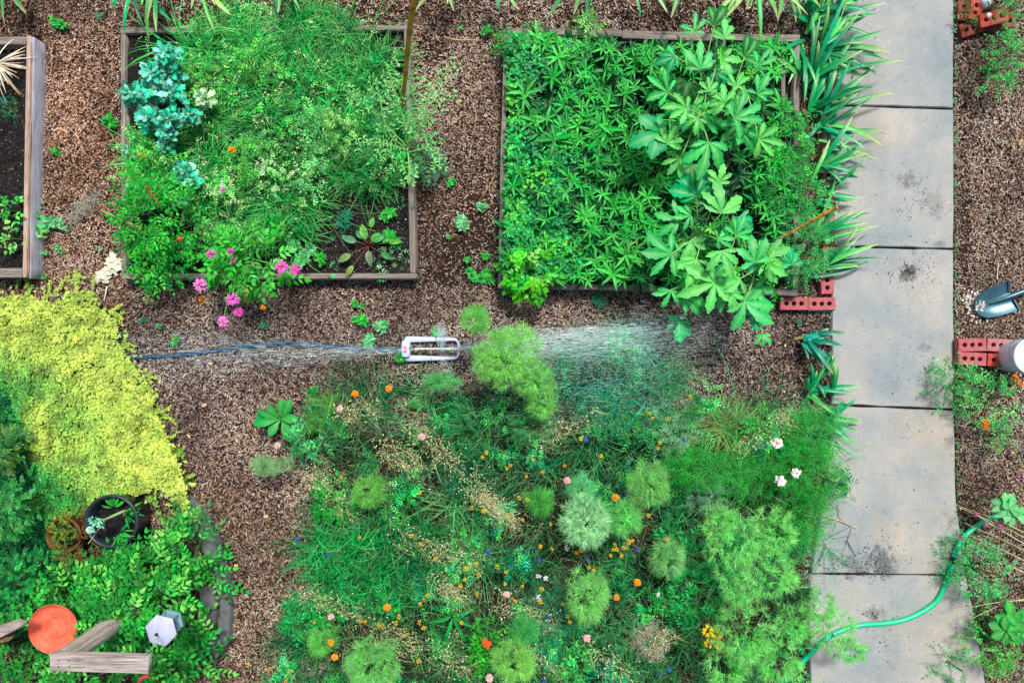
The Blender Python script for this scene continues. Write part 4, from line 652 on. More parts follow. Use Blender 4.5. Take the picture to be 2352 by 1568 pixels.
for x0, y0, x1, y1, w, c, tp in [(1890, 118, 2040, 123, .03, IR[1], 1), (1885, 262, 2048, 218, .026, IR[3], 1), (1895, 285, 2022, 335, .034, IR[4], 1), (1895, 385, 1992, 354, .026, IR[1], 1), (1890, 160, 1985, 180, .03, IR[3], 1), (1880, 235, 2000, 203, .03, IR[0], 0), (1870, 90, 1965, 20, .028, IR[0], 0), (1860, 130, 1960, 66, .028, IR[2], 0), (1895, 552, 2012, 520, .022, IR[4], 1), (1895, 600, 1998, 570, .026, IR[3], 1), (1890, 620, 1972, 612, .024, IR[1], 1), (1900, 410, 1970, 408, .024, IR[0], 0), (1835, 175, 1775, 130, .03, IR[4], 1), (1850, 190, 1800, 92, .026, IR[1], 0), (1895, 345, 1975, 352, .022, IR[2], 1), (1858, 250, 1880, 150, .03, IR[1], 0), (1845, 330, 1885, 280, .028, IR[2], 0), (1862, 420, 1905, 322, .026, IR[4], 1)]:
    a_, b_ = Wp(x0, y0, .14), Wp(x1, y1, .14); d_ = b_-a_
    for rep in range(1): ribbons(g, [a_], math.atan2(d_[1], d_[0])+.12, .55, -.5, np.linalg.norm(d_[:2])*1.06, w*1.05, c, tip=lin(225, 215, 160) if tp else None, segs=10, pr='strap', fold=.25, daz=-.24, nx=2, mid=c*1.3)
g.build('foliage', M_wax, o); s = Geo(); tube(s, [Wp(1872, 150, .01), Wp(1880, 300, .02), Wp(1884, 420, .01)], .012, lin(140, 130, 90), 7); s.build('rhizome', M_stem, o)
iris(1848, 778, -18, 130, 12, (.16, .27), 'arching iris clump in the mulch just below the corner bricks', cols=[lin(20, 140, 110), lin(50, 160, 130)], el=(.7, 1.2), el1=(-.9, -.4))
iris(1862, 892, 20, 150, 14, (.14, .28), 'low iris clump at the path edge above the cosmos')
iris(1905, 905, 88, 18, 4, (.16, .26), 'few upright iris blades on the very edge of the path', tip=lin(200, 215, 110))
iris(1900, 965, 10, 110, 10, (.12, .22), 'iris clump beside the path joint above the cosmos bushes')
YL = [lin(90, 180, 90), lin(150, 195, 110), lin(40, 150, 80)]
for a in [(310, -40, -90, 130, 9, (.2, .34), 'iris clump hanging in from the top edge, far left', IR), (360, -52, -100, 60, 6, (.34, .44), 'iris clump with three long yellowing blades at the top edge, left', YL), (470, -52, -75, 70, 6, (.2, .34), 'iris clump at the top edge above the middle bed', YL), (650, -50, -80, 60, 6, (.2, .32), 'iris clump at the top edge left of the bamboo pole', IR), (1040, -60, -120, 60, 5, (.3, .42), 'iris clump with a withered cream blade right of the bamboo pole', YL), (1130, -52, -60, 90, 6, (.16, .3), 'iris clump at the top edge between the two planted beds', IR), (1330, -54, -75, 80, 6, (.2, .34), 'iris clump at the top edge above the left of the right bed', IR), (1450, -48, -40, 60, 5, (.2, .32), 'iris clump at the top edge with a broad teal blade', IR), (1560, -60, -90, 90, 5, (.16, .28), 'iris clump at the top edge above the okra', IR), (1730, -56, -90, 110, 16, (.28, .42), 'large fading iris clump hanging in above the far board of the right bed', YL), (1800, -50, -60, 90, 9, (.2, .34), 'iris clump at the top edge left of the concrete path', IR), (1925, -60, -70, 120, 12, (.16, .3), 'iris clump drooping over the top of the concrete path', IR), (20, -50, -70, 90, 6, (.14, .26), 'iris clump at the top left corner', IR)]:
    iris(*a[:7], cols=a[7], el=(.3, .8), el1=(-.7, -.1), z=.25, tip=lin(215, 215, 160))
# dried leaf tuft and seedlings in the left bed
o = thing('dried_tuft', 'tuft of bleached dead leaves in the far corner of the left bed', 'dead leaves', Wp(-10, 150, .08)); g = Geo()
rosette(g, Wp(-10, 145, .14), 34, (.14, .3), (.006, .014), [lin(225, 205, 175), lin(200, 175, 140), lin(240, 230, 210)], (.0, .6), (-.5, .0), pr='grass', az0=-.45, spread=2.2, segs=5, rad=.02); g.build('blades', M_dry, o)
for px, py, r, c, lb in [(14, 240, 30, [lin(30, 140, 120), lin(20, 120, 90)], 'small teal grass tuft in the left bed'), (18, 480, 34, [lin(60, 175, 70), lin(100, 190, 90)], 'leafy seedling in the left bed, upper of two'), (24, 545, 36, [lin(110, 190, 90), lin(140, 200, 110)], 'leafy seedling in the left bed, lower of two')]:
    pinnate_bush('seedling', lb, 'seedling', px, py, r, r*.7, .2, 26, (.04, .08), 2, .04, .6 if c[0][0] > .03 else .15, c, 'seedlings in the left bed')
# weeds coming up through the mulch
weeds = [(122, 512, 24, 'p', 'pale cabbage like weed just right of the left bed'), (150, 518, 12, 'p', 'small pale weed touching the cabbage like one'), (112, 580, 9, 'p', 'tiny pale weed low beside the left bed'), (143, 572, 11, 'p', 'pale leafy sprout in the left alley, right of its tiny neighbour'), (240, 575, 7, 'p', 'pale sprout above the crumpled paper'), (145, 65, 18, 'g', 'green weed at the top of the left alley'), (240, 42, 12, 't', 'teal leaf clump at the top of the left alley'), (135, 350, 11, 'g', 'dark little weed in the middle of the left alley'), (110, 640, 8, 'g', 'little weed below the end of the sleeper'), (333, 735, 12, 't', 'dark weed in the mulch above the hose, left'), (370, 748, 8, 'g', 'round leaved sprout above the hose, second from the left'), (404, 782, 14, 'g', 'bright leaf sprout just above the hose'), (290, 772, 12, 't', 'dark weed touching the golden carpet'), (608, 742, 14, 't', 'thin weed below the zinnia flowers'), (832, 735, 20, 'g', 'spreading weed left of the sprinkler, upper one'), (880, 750, 18, 'p', 'pale weed touching the spray left of the sprinkler'), (822, 695, 12, 'g', 'weed with a red tip below the near board of the middle bed'), (845, 788, 20, 'p', 'wet pale blade weed beside the hose left of the sprinkler'), (1000, 765, 16, 'p', 'wet seedling directly above the sprinkler'), (925, 822, 18, 'g', 'weed against the left foot of the sprinkler'), (1040, 420, 14, 'g', 'narrow upright weed in the dark alley between the planted beds'), (1060, 515, 22, 'p', 'pale weed with long stalks in the dark alley'), (1030, 545, 8, 'g', 'single round leaf in the dark alley'), (1075, 600, 12, 'g', 'small weed low in the dark alley'), (1085, 635, 18, 'g', 'weed patch at the lower end of the dark alley'), (1125, 630, 20, 'g', 'weed at the near left corner of the right bed'), (1120, 590, 14, 'g', 'weed just left of the right bed'), (1110, 475, 14, 'p', 'pale weed beside the twig in the dark alley'), (1120, 75, 16, 'g', 'low round leaved weed left of the right bed corner'), (1060, 72, 8, 'g', 'tiny weed near the bamboo pole'), (1375, 690, 22, 't', 'teal weed outside the near board of the right bed'), (1215, 655, 16, 'g', 'creeping weed under the pepper plant'), (2252, 170, 10, 'g', 'small bright sprout beside the path top right'), (960, 925, 14, 'g', 'weed at the top border of the meadow below the sprinkler'), (720, 895, 14, 'g', 'weed at the upper left tip of the meadow'), (1830, 742, 10, 't', 'thin weed under the corner bricks'), (2048, 1420, 8, 'g', 'tiny green sprout in the path crack by the hose'), (262, 285, 18, 'g', 'lime weed leaning on the left board of the middle bed'), (345, 1115, 14, 'g', 'dull weed at the lower tip of the golden carpet'), (705, 590, 26, 'p', 'pale seedling in the bare soil of the middle bed'), (745, 600, 18, 'g', 'second seedling in the bare soil of the middle bed'), (800, 515, 24, 't', 'grassy weed above the beet'), (905, 560, 22, 'g', 'seedling right of the beet'), (900, 500, 20, 'g', 'seedling under the right board above the beet')]
for px, py, r, k, lb in weeds:
    c0 = {'p': [lin(130, 200, 140), lin(90, 180, 110)], 'g': [lin(40, 155, 60), lin(80, 180, 70)], 't': [lin(20, 130, 90), lin(30, 150, 100)]}[k]
    b0 = Wp(px, py, .0); inb = in_bed(np.array([[px, py]]))[0]; b0[2] = .1 if inb else .0
    o = thing('weed', lb, 'weed', b0, 'little weeds in the mulch and soil'); g = Geo(); rr = r/S; nn = int(6+r*.5)
    for _ in range(2+r//9): rosette(g, b0+np.r_[rng.normal(0, rr*.35, 2), .03+rng.random()*.02], nn, (rr*.4, rr*.8), (rr*.18, rr*.36) if k != 't' else (rr*.08, rr*.13), c0, (.1, .8), (-.4, .2), segs=3, pr='leaf' if k != 'p' else 'obl', rad=.003, dv=.22)
    g.build('foliage', M_leaf, o); s = Geo(); tube(s, [b0-[0, 0, .01], b0+[0, 0, .04]], .0025, c0[0], 5); s.build('stem', M_stem, o)
# ---------------------------------------------------------------- plants right of the path
RG = [lin(50, 165, 80), lin(90, 190, 100), lin(140, 200, 120)]
for px, py, rx, ry, z, n, c, lb in [(2335, 120, 40, 66, .35, 80, [lin(20, 150, 70), lin(70, 185, 80)], 'leafy green plant at the right edge below the loose bricks'), (2330, -10, 60, 30, .35, 50, [lin(10, 110, 40), lin(40, 160, 60)], 'dark leafy plant behind the loose bricks in the top right corner'), (2225, 890, 50, 48, .3, 90, RG, 'pale leafy plant just below the stacked bricks, spilling on the path'), (2310, 930, 56, 60, .35, 80, RG, 'marigold plant with orange flowers at the right edge'), (2325, 1010, 30, 30, .25, 30, RG, 'small pale plant under the orange marigold'), (2290, 1330, 70, 70, .35, 130, [lin(60, 175, 90), lin(90, 190, 110)], 'bushy pale green plant between the hose and the right edge'), (2320, 1500, 60, 60, .35, 100, [lin(80, 185, 70), lin(110, 195, 90)], 'bright green bushy plant in the bottom right corner'), (2205, 1540, 40, 36, .2, 30, [lin(70, 180, 90)], 'sparse green sprigs over the bottom of the path'), (2225, 1300, 34, 40, .25, 26, [lin(60, 170, 90)], 'thin leafy sprigs touching the green hose')]:
    pinnate_bush('garden_plant', lb, 'plant', px, py, rx, ry, z, n, (.06, .12), 4, .024, .38, c, 'plants right of the path')
for px, py, r, c, lb in [(2310, 1165, 34, lin(110, 205, 130), 'pale mallow with scalloped leaves beside the green hose'), (2315, 1440, 52, lin(40, 165, 56), 'plant with large bright lobed leaves at the right edge')]:
    b0 = Wp(px, py, .3); o = thing('mallow_plant', lb, 'plant', [b0[0], b0[1], 0], 'plants right of the path'); g = Geo()
    for _ in range(4): rosette(g, b0+np.r_[rng.normal(0, r/S*.3, 2), rng.normal(0, .03)], 6, (r/S*.55, r/S*.85), (r/S*.35, r/S*.5), [c, c*.85], (.0, .4), (-.4, 0), pr='obl', segs=5, mid=lin(170, 220, 150), rad=.004)
    g.build('foliage', M_leaf, o); s = Geo(); tube(s, [[b0[0], b0[1], 0], b0], .005, c, 5); s.build('stem', M_stem, o)
o = thing('dry_stalks', 'bundle of pale dry stalks lying across the green hose from the right edge', 'dry stalks', Wp(2380, 1260, 0)); g = Geo()
for y0, y1, x1, z0 in [(1250, 1158, 2195, .2), (1262, 1165, 2205, .22), (1275, 1180, 2240, .24), (1290, 1200, 2215, .2), (1240, 1180, 2260, .25), (1310, 1230, 2230, .18), (1330, 1275, 2270, .2), (1215, 1180, 2290, .24), (1380, 1400, 2190, .2), (1370, 1420, 2230, .2)]:
    c_ = bez([Wp(2420, y0+10, z0), Wp(2330, (y0*2+y1)/3-8, z0+.05), Wp(x1, y1, z0)], 7); tube(g, c_, np.linspace(.0045, .002, len(c_)), vary(lin(190, 190, 140), 1, .1)[0], 5)
g.build('stalk', M_dry, o)
# ---------------------------------------------------------------- flowers
def fmat(): return M_petal
protos = {}
def flower_proto(kind, pc, cc, r, n, w, layers=1, inner=None, nm='flower'):
    o = thing(nm, '-', 'flower', (0, 0, 0)); s = Geo(); tube(s, bez([[0, 0, -.3], [.01, .005, -.15], [0, 0, 0]], 5), .0017, lin(90, 160, 80), 5); s.build('stem', M_stem, o)
    g = Geo()
    for l in range(layers):
        f = 1-.28*l; m = n-2*l if layers > 1 else n
        rosette(g, (0, 0, .002+.004*l), m, (r*f*.9, r*f), (w*.9, w), [pc], (.05+.15*l, .25+.15*l), (-.3, .0), pr='petal', segs=3, rad=r*.12, fold=.15, dv=.1, daz=.05, tip=None)
        if inner is not None and l == 0: rosette(g, (0, 0, .004), m, (r*.5, r*.55), (w*.5, w*.6), [inner], (.1, .3), (-.2, .1), pr='petal', segs=2, rad=r*.1, daz=.05)
    g.build('petals', M_petal, o); g = Geo(); lathe(g, (0, 0, .004), [(r*.32, -.002), (r*.3, r*.1), (r*.15, r*.2), (.0005, r*.22)], np.asarray(cc), 12); g.build('centre', M_stem, o, smooth=True)
    return o
def put(key, args, spots, label, group, z=(.45, .6), cat='flower', sc_=(.85, 1.15), labels=None):
    for i, (x, y) in enumerate(spots):
        zz = rng.uniform(*z); l = labels[i] if labels else label
        if key not in protos: protos[key] = flower_proto(key, *args, nm=key); o = protos[key]; o.location = Wp(x, y, zz); o['label'] = l; o['group'] = group
        else: o = clone(protos[key], Wp(x, y, zz), 0, 1, l, group)
        s_ = rng.uniform(*sc_); o.rotation_euler = (rng.normal(0, .15), rng.normal(0, .15), rng.random()*6.28); o.scale = (s_, s_, s_); o['category'] = cat
LM = [('the pale mint dill plume', 1345, 1205), ('the coral orange zinnia', 1118, 1478), ('the golden flower', 761, 1474), ('the tall oval dill plume', 1352, 1385), ('the sprinkler', 988, 801), ('the round dill plume', 1495, 1118), ('the star shaped green plant', 1045, 1390), ('the fennel beside the path', 1780, 1320), ('the white daisies', 1800, 1070), ('the upper left pink zinnia', 968, 1003), ('the wide bottom dill plume', 845, 1540), ('the small upper dill plume', 840, 1135)]
def ranked(what, spots):
    k = [min(range(len(LM)), key=lambda i: math.hypot(LM[i][1]-x, LM[i][2]-y)) for x, y in spots]; out = []
    words = ['nearest', 'second nearest', 'third nearest', 'fourth nearest', 'fifth nearest', 'sixth nearest', 'seventh nearest', 'eighth nearest', 'ninth nearest', 'tenth nearest', 'eleventh nearest', 'twelfth nearest', 'thirteenth nearest', 'fourteenth nearest', 'fifteenth nearest', 'sixteenth nearest', 'seventeenth nearest', 'eighteenth nearest', 'nineteenth nearest', 'twentieth nearest', 'twenty first nearest', 'twenty second nearest', 'twenty third nearest', 'twenty fourth nearest', 'twenty fifth nearest']
    for i, (x, y) in enumerate(spots):
        l = LM[k[i]]; d = math.hypot(l[1]-x, l[2]-y); r = sum(1 for j in range(len(spots)) if k[j] == k[i] and (math.hypot(l[1]-spots[j][0], l[2]-spots[j][1]), j) < (d, i))
        out.append(what+', '+words[min(r, 24)]+' to '+l[0])
    return out
A = lambda L, ox, oy=983, k=2.678: [(ox+a/k, oy+b_/k) for a, b_ in L]
small = A([(1062, 658), (1150, 688), (1112, 715), (1203, 800), (1453, 833), (1388, 865), (1470, 903), (1383, 930), (1357, 968), (1457, 1020), (1155, 1028), (1130, 1057), (1108, 1080), (977, 1158), (1103, 1195), (745, 1187), (770, 1187), (855, 1212), (877, 1215), (1363, 1197), (1010, 1275), (960, 1197), (1130, 1228), (45, 1455), (172, 1482), (305, 1497), (282, 1552), (1098, 1430), (978, 1472), (925, 1555), (1425, 490), (1495, 510), (1493, 178), (625, 300), (1105, 400), (735, 672), (458, 1193)], 551.3)
small += A([(620, 65), (1105, 90), (1095, 120), (745, 172), (520, 230), (385, 268), (285, 298), (332, 195), (188, 228), (165, 250), (240, 430), (290, 438), (180, 545), (262, 563), (435, 590), (372, 727), (443, 740), (618, 752), (593, 765), (830, 717), (822, 747), (842, 745), (913, 688), (917, 703), (940, 690), (883, 737), (895, 730), (870, 785), (803, 783), (700, 875), (670, 855), (160, 885), (105, 853), (1035, 537), (1150, 685), (988, 440), (260, 972), (155, 958), (380, 988), (215, 1060), (372, 1068), (513, 1083), (778, 980), (540, 1157), (553, 1190), (15, 180), (40, 150), (20, 512)], 1102.5)
small += A([(1165, 1465), (1185, 1500), (1285, 1503), (1445, 1350)], 1102.5, 459.4, 2.995)
YL1, DK = lin(235, 190, 40), lin(40, 20, 12)
put('yellow_daisy', (YL1, DK, .0125, 8, .0085), small, None, 'small yellow daisies of the meadow', (.5, .62), cat='daisy', labels=ranked('yellow dark centred daisy', small))
put('large_daisy', (lin(240, 205, 30), lin(60, 35, 10), .034, 12, .013), A([(1400, 1245), (1457, 1262), (1407, 1322), (1475, 1335)], 1102.5), None, 'big yellow daisies beside the fennel', (.62, .7), 'daisy', labels=['large yellow daisy, upper left one of the four beside the fennel', 'large yellow daisy, upper right one of the four beside the fennel', 'large yellow daisy with the darkest centre, lower left of the four beside the fennel', 'large yellow daisy half hidden in fennel, lower right of the four'])
put('yellow_zinnia', (lin(245, 170, 30), lin(120, 50, 15), .026, 10, .016, 2), A([(560, 1315), (583, 1405)], 551.3), None, 'golden zinnias', (.55, .62), labels=['golden yellow flower below the pale pink zinnia in the lower left meadow', 'smaller golden flower just under the first one, lower left meadow'])
put('marigold', (lin(245, 150, 20), lin(225, 110, 10), .021, 9, .02, 3), A([(790, 1332), (1025, 1297)], 551.3, 459.4, 2.995)+A([(968, 948), (840, 1040), (905, 1100)], 1102.5)[:2]+[(889, 1394), (1413, 1142)], None, 'orange marigolds', (.45, .6), labels=['orange marigold at the upper left tip of the meadow', 'small orange marigold below the sprinkler', 'orange flower low in the meadow right of centre, upper of two', 'orange flower low in the meadow right of centre, lower of two', 'small orange flower in the lower left part of the meadow', 'bright round yellow flower above the pair of dill plumes'])
put('orange_zinnia', (lin(240, 105, 50), lin(200, 120, 40), .032, 14, .014, 3), [(1118, 1478)], None, 'zinnias', (.6, .62), labels=['coral orange zinnia near the bottom middle'])
put('pale_zinnia', (lin(240, 190, 190), lin(200, 120, 60), .023, 12, .013, 3), A([(1118, 52), (560, 1158), (1535, 1535)], 551.3)+A([(660, 1288)], 1102.5)+[(781, 938), (637, 1023), (1303, 1103), (1164, 1364)], None, 'zinnias', (.5, .6), labels=['pale pink zinnia in the upper left of the meadow', 'pale pink zinnia with an orange centre in the lower left of the meadow', 'whitish pink zinnia on the bottom edge', 'salmon pink zinnia near the bottom middle', 'little pink flower next to the orange marigold', 'lilac white flower at the left border of the meadow', 'pale pink flower above the mint green dill plume', 'faint pink flower in the lower centre of the meadow'])
put('white_daisy', (lin(245, 240, 235), lin(215, 130, 60), .031, 16, .017, 2), [(1785, 1017), (1828, 1086), (1793, 1104)], None, 'white daisies', (.6, .66), 'daisy', labels=['white daisy with pinkish centre, highest of the three near the path', 'white daisy tilted away, right one of the lower pair near the path', 'white daisy with yellow centre, left one of the lower pair near the path'])
wf = A([(535, 735), (360, 908), (405, 922), (360, 1040), (870, 463), (1093, 1020)], 1102.5)+[(870, 1506)]
put('white_flower', (lin(225, 230, 240), lin(200, 200, 190), .016, 6, .014), wf, None, 'small white wildflowers', (.45, .55), labels=ranked('small white wildflower', wf))
bf = A([(52, 765), (365, 810), (660, 810), (970, 740), (885, 410), (1253, 72), (652, 70), (1168, 1478), (1110, 1508), (425, 1165), (395, 1560)], 1102.5)+[(753, 1274), (683, 1238)]
put('blue_flower', (lin(70, 90, 200), lin(50, 50, 130), .015, 8, .009), bf, None, 'blue cornflowers', (.45, .58), 'cornflower', labels=ranked('small blue cornflower', bf))
put('orange_blossom', (lin(240, 130, 30), lin(220, 90, 20), .022, 9, .014, 2), [(2330, 866), (2340, 880), (2265, 970), (2262, 980)], None, 'orange flowers right of the path', (.35, .4), labels=['orange flower on the marigold plant at the right edge, upper', 'orange flower touching the upper one at the right edge', 'orange flower in the pale plants right of the path, upper of a tight pair', 'orange flower in the pale plants right of the path, lower of a tight pair'])
put('purple_flower', (lin(170, 90, 140), lin(60, 20, 40), .018, 8, .012), [(2205, 1232), (2265, 1205), (2300, 1210), (2235, 1270), (2250, 1280), (2240, 1180), (2338, 1097), (2252, 1350), (2225, 1350)], None, 'mauve flowers by the green hose', (.15, .3), labels=['mauve flower over the path edge left of the green hose', 'mauve flower just above the green hose', 'mauve flower above the hose near the mallow', 'purple flower right below the hose', 'purple flower touching the one below the hose', 'highest mauve flower, at the path edge above the hose', 'mauve flower at the right edge above the mallow', 'mauve flower in the bushy plant below the hose, right of two', 'mauve flower in the bushy plant below the hose, left of two'])
# the zinnia plant of the middle bed carries its own flowers
zp = pinnate_bush('zinnia_plant', 'zinnia plant with pink flowers leaning out over the near board of the middle bed', 'zinnia', 550, 590, 92, 80, .5, 90, (.07, .13), 3, .06, .45, [lin(40, 165, 50), lin(90, 190, 80), lin(60, 180, 60)], dome=.16, vein=lin(150, 210, 110))
zc = [lin(232, 110, 205), lin(225, 90, 190), lin(240, 140, 215)]; s = Geo()
for i, (x, y, r, z) in enumerate([(645, 613, .045, .55), (679, 619, .038, .5), (460, 655, .045, .5), (534, 688, .045, .48), (547, 716, .036, .42), (512, 739, .04, .4), (484, 583, .03, .6), (530, 577, .022, .62), (512, 438, .018, .45), (535, 598, .018, .55)]):
    c = Wp(x, y, z); g = Geo()
    for l, (n, f) in enumerate(((15, 1), (12, .78))): rosette(g, c+[0, 0, .004*l], n, (r*f*.9, r*f), (r*.34, r*.38), [zc[i % 3]], (.05+.1*l, .2+.1*l), (-.35, -.05), pr='petal', segs=3, rad=r*.1, fold=.15, dv=.08, daz=.05)
    fo = g.build('flower', M_petal, zp); g = Geo(); lathe(g, c, [(r*.36, .004), (r*.3, .012), (r*.12, .014), (.0005, .01)], lin(120, 20, 70), 12)
    rosette(g, c+[0, 0, .012], 8, (r*.2, r*.26), (r*.12, r*.14), [lin(245, 190, 30)], (.3, .6), (.1, .3), pr='petal', segs=1, rad=r*.12); g.build('centre', M_stem, fo)
    b0 = Wp(560, 590, .2); tube(s, bez([b0, (b0+c)/2+[0, 0, .05], c], 5), .003, lin(100, 170, 80), 5)
s.build('flower_stalk', M_stem, zp)
put('marigold', None, [(465, 688), (605, 706)], None, 'marigolds', (.3, .35), labels=['small orange and purple flower left of the zinnias over the mulch', 'small yellow flower on the mulch right of the zinnias'])
put('marigold', None, [(533, 345)], None, 'marigolds', (.4, .42), labels=['lone red orange blossom in the grass of the middle bed'])
# ---------------------------------------------------------------- bricks
def cored_brick(L_=.2, B_=.092, Hh=.057, r=.0165):
    bm = bmesh.new(); cl_ = L_/3; n = 16
    for c in range(3):
        cx = -L_/2+cl_*(c+.5); per = []
        for k in range(n):
            t = k/n*4; s_ = int(t); f_ = t-s_; cor = [(-1, -1), (1, -1), (1, 1), (-1, 1)]; a, b_ = cor[s_], cor[(s_+1) % 4]
            per.append((cx+(a[0]+(b_[0]-a[0])*f_)*cl_/2, (a[1]+(b_[1]-a[1])*f_)*B_/2))
        hx = cx*.82; cir = [(hx+r*math.cos(math.atan2(y/B_, (x-cx)/cl_)), r*math.sin(math.atan2(y/B_, (x-cx)/cl_))) for x, y in per]
        vs = {z: ([bm.verts.new((x, y, z)) for x, y in per], [bm.verts.new((x, y, z)) for x, y in cir]) for z in (0, Hh)}
        for k in range(n):
            j = (k+1) % n
            for z in (0, Hh): bm.faces.new((vs[z][0][k], vs[z][0][j], vs[z][1][j], vs[z][1][k]))
            bm.faces.new((vs[0][1][k], vs[0][1][j], vs[Hh][1][j], vs[Hh][1][k]))
            p_, q_ = per[k], per[j]; side = abs(p_[1]-q_[1]) > 1e-6 and ((c == 0 and p_[0] < cx) or (c == 2 and p_[0] > cx))
            if abs(p_[1]-q_[1]) < 1e-6 or side: bm.faces.new((vs[0][0][k], vs[0][0][j], vs[Hh][0][j], vs[Hh][0][k]))
    bmesh.ops.remove_doubles(bm, verts=bm.verts, dist=1e-5); bmesh.ops.recalc_face_normals(bm, faces=bm.faces)
    ed = [e for e in bm.edges if len(e.link_faces) == 2 and e.calc_face_angle(0) > 1.2]; bmesh.ops.bevel(bm, geom=ed, offset=.0025, segments=1, affect='EDGES')
    me = bpy.data.meshes.new('brick'); bm.to_mesh(me); bm.free(); return me
bmesh_b = {}
def brick(px, py, deg, z, colr, label, group, tilt=(0, 0), sc_=1.0):
    if colr not in bmesh_b: bmesh_b[colr] = cored_brick(); bmesh_b[colr].materials.append(M_brick[colr])
    o = bpy.data.objects.new('brick', bmesh_b[colr]); sc.collection.objects.link(o); o.location = Wp(px, py, z+.057); o.location.z = z
    o.rotation_euler = (tilt[0], tilt[1], math.radians(deg)); o.scale = (sc_,)*3; return tag(o, label, 'brick', group)
od = ['first', 'second', 'third', 'fourth', 'fifth', 'sixth', 'seventh', 'eighth', 'ninth', 'tenth']
for i in range(10):
    brick(1906-i*.4+rng.normal(0, 1.2), 62+i*64.6, 90+rng.normal(0, 1.5), .012, ['pink', 'dusty', 'pink'][i % 3], od[i]+' cored red brick from the top in the row along the left path edge', 'bricks edging the path')
brick(1824, 697, 0, .01, 'pink', 'cored brick lying crosswise below the right bed, left of the pair', 'bricks at the bed corner'); brick(1888, 697.5, 1, .01, 'pink', 'cored brick lying crosswise against the path, right of the pair', 'bricks at the bed corner')
for x, y, a, zz, c, lb in [(2226, 795, 0, 0, 'dusty', 'lower brick under the left pink pair, far side'), (2292, 793, 2, 0, 'dark', 'lower brick under the far right one of the stack'), (2228, 826, -2, 0, 'dark', 'lower brick under the near left one of the stack'), (2297, 828, 2, 0, 'dark', 'lower brick under the near right one of the stack'),
                           (2234, 792, 1.5, .059, 'pink', 'top brick, far left of the four beside the path'), (2300, 793, -3.5, .059, 'dusty', 'top brick, far right of the four, touching the white bucket'), (2234, 824, -3, .059, 'pink', 'top brick with moss, near left of the four beside the path'), (2301, 828, -4, .059, 'red', 'brightest orange red top brick, near right of the four')]:
    brick(x, y, a, zz, c, lb, 'low brick stack right of the path')
for x, y, a, zz, c, lb, tl in [(2215, 18, 84, 0, 'dark', 'dirty dark brick at the path edge in the top right corner', (0, .1)), (2240, 12, 80, .05, 'red', 'red brick leaning in the loose pile, top right corner', (.2, 0)), (2233, 62, 20, 0, 'dark', 'mud caked brick at the near end of the loose pile', (.1, .1)), (2283, 38, 14, .06, 'red', 'bright red brick with the white lump in its core, top right pile', (.15, 0)), (2300, 50, 8, 0, 'dark', 'dark brick under the bright red one in the top right pile', (0, 0))]:
    brick(x, y, a, zz, c, lb, 'loose bricks in the top right corner', tl, 1.05)
M_white = solid('white_plastic', lin(220, 226, 236), .35, .5, 12, .04)
o = thing('mortar_lump', 'white mortar lump on the loose bricks in the top right corner', 'mortar lump', Wp(2262, 12, .1)); 
g = Geo(); lathe(g, Wp(2262, 10, .1), [(.034, 0), (.036, .02), (.03, .035), (.012, .043), (.0005, .044)], (1, 1, 1), 14, jit=.12); g.build('lump', M_white, o, smooth=True)
g = Geo(); lathe(g, Wp(2268, 37, .105), [(.02, 0), (.02, .018), (.008, .024), (.0005, .024)], (1, 1, 1), 12, jit=.15); g.build('chip', M_white, o, smooth=True)
# ---------------------------------------------------------------- shovel, bucket
o = thing('shovel', 'blue grey steel shovel on the mulch right of the path, tip caked with mud', 'shovel', Wp(2290, 690, 0)); ax = math.radians(21.2); ux = np.array([math.cos(ax), math.sin(ax), 0]); uy = np.array([-math.sin(ax), math.cos(ax), 0])
c0 = Wp(2321, 679, .05); g = Geo(); nu, nv = 18, 15; V = []
for i in range(nu):
    t = i/(nu-1); hw = .112*(1-.12*t)*max(1-max(0, (t-.42)/.58)**2.3, 0)**.5+.001
    for j in range(nv):
        u = j/(nv-1)*2-1; x = -t*.285; y = u*hw; z = .03*u*u-.022*math.sin(t*PI)*.6-.02*t+.012*math.exp(-(u/.14)**2)*max(0, 1-t*1.6)
        V.append(c0+ux*x+uy*y+np.array([0, 0, z]))
F = [(i*nv+j, (i+1)*nv+j, (i+1)*nv+j+1, i*nv+j+1) for i in range(nu-1) for j in range(nv-1)]; g.add(V, F); V2 = [v+[0, 0, -.0025] for v in V]; g.add(V2, [q[::-1] for q in F])
M_steel = solid('blue_grey_steel', lin(62, 104, 120), .3, .5, 14, .35, .35); g.build('blade', M_steel, o, smooth=True)
for sg in (-1, 1):
    g = Geo(); tube(g, [c0+uy*sg*.03+[0, 0, .018], c0+uy*sg*.075+[0, 0, .026], c0+uy*sg*.112+[0, 0, .036]], .006, sides=8); g.build('step', M_steel, o, smooth=True)
g = Geo(); tube(g, [c0-ux*.15+[0, 0, .0], c0-ux*.08+[0, 0, .014], c0+[0, 0, .026], c0+ux*.12+[0, 0, .035]], [.004, .012, .019, .021], sides=14); g.build('socket', M_steel, o, smooth=True)
g = Geo(); tube(g, [c0+ux*.1+[0, 0, .034], c0+ux*.6+[0, 0, .06], c0+ux*1.25+[0, 0, .09]], .0175, sides=14); g.build('handle', solid('grey_handle', lin(150, 160, 178), .5, .4, 20, .15), o, smooth=True)
n = 260; t = rng.uniform(.78, 1.25, n); u = rng.normal(0, .42, n); P = c0-ux*(t*.25)[:, None]+uy*(u*.12+.02)[:, None]+np.array([0, 0, -.028]); P[:, 2] += rng.normal(0, .006, n); g = Geo()
ribbons(g, P, rng.random(n)*6.28, rng.normal(0, .4, n), rng.normal(0, .4, n), rng.uniform(.008, .03, n), rng.uniform(.006, .018, n), vary(lin(205, 200, 192), n, .14, .03), segs=2, pr='oval', fold=.4); g.build('mud', M_chip, o)
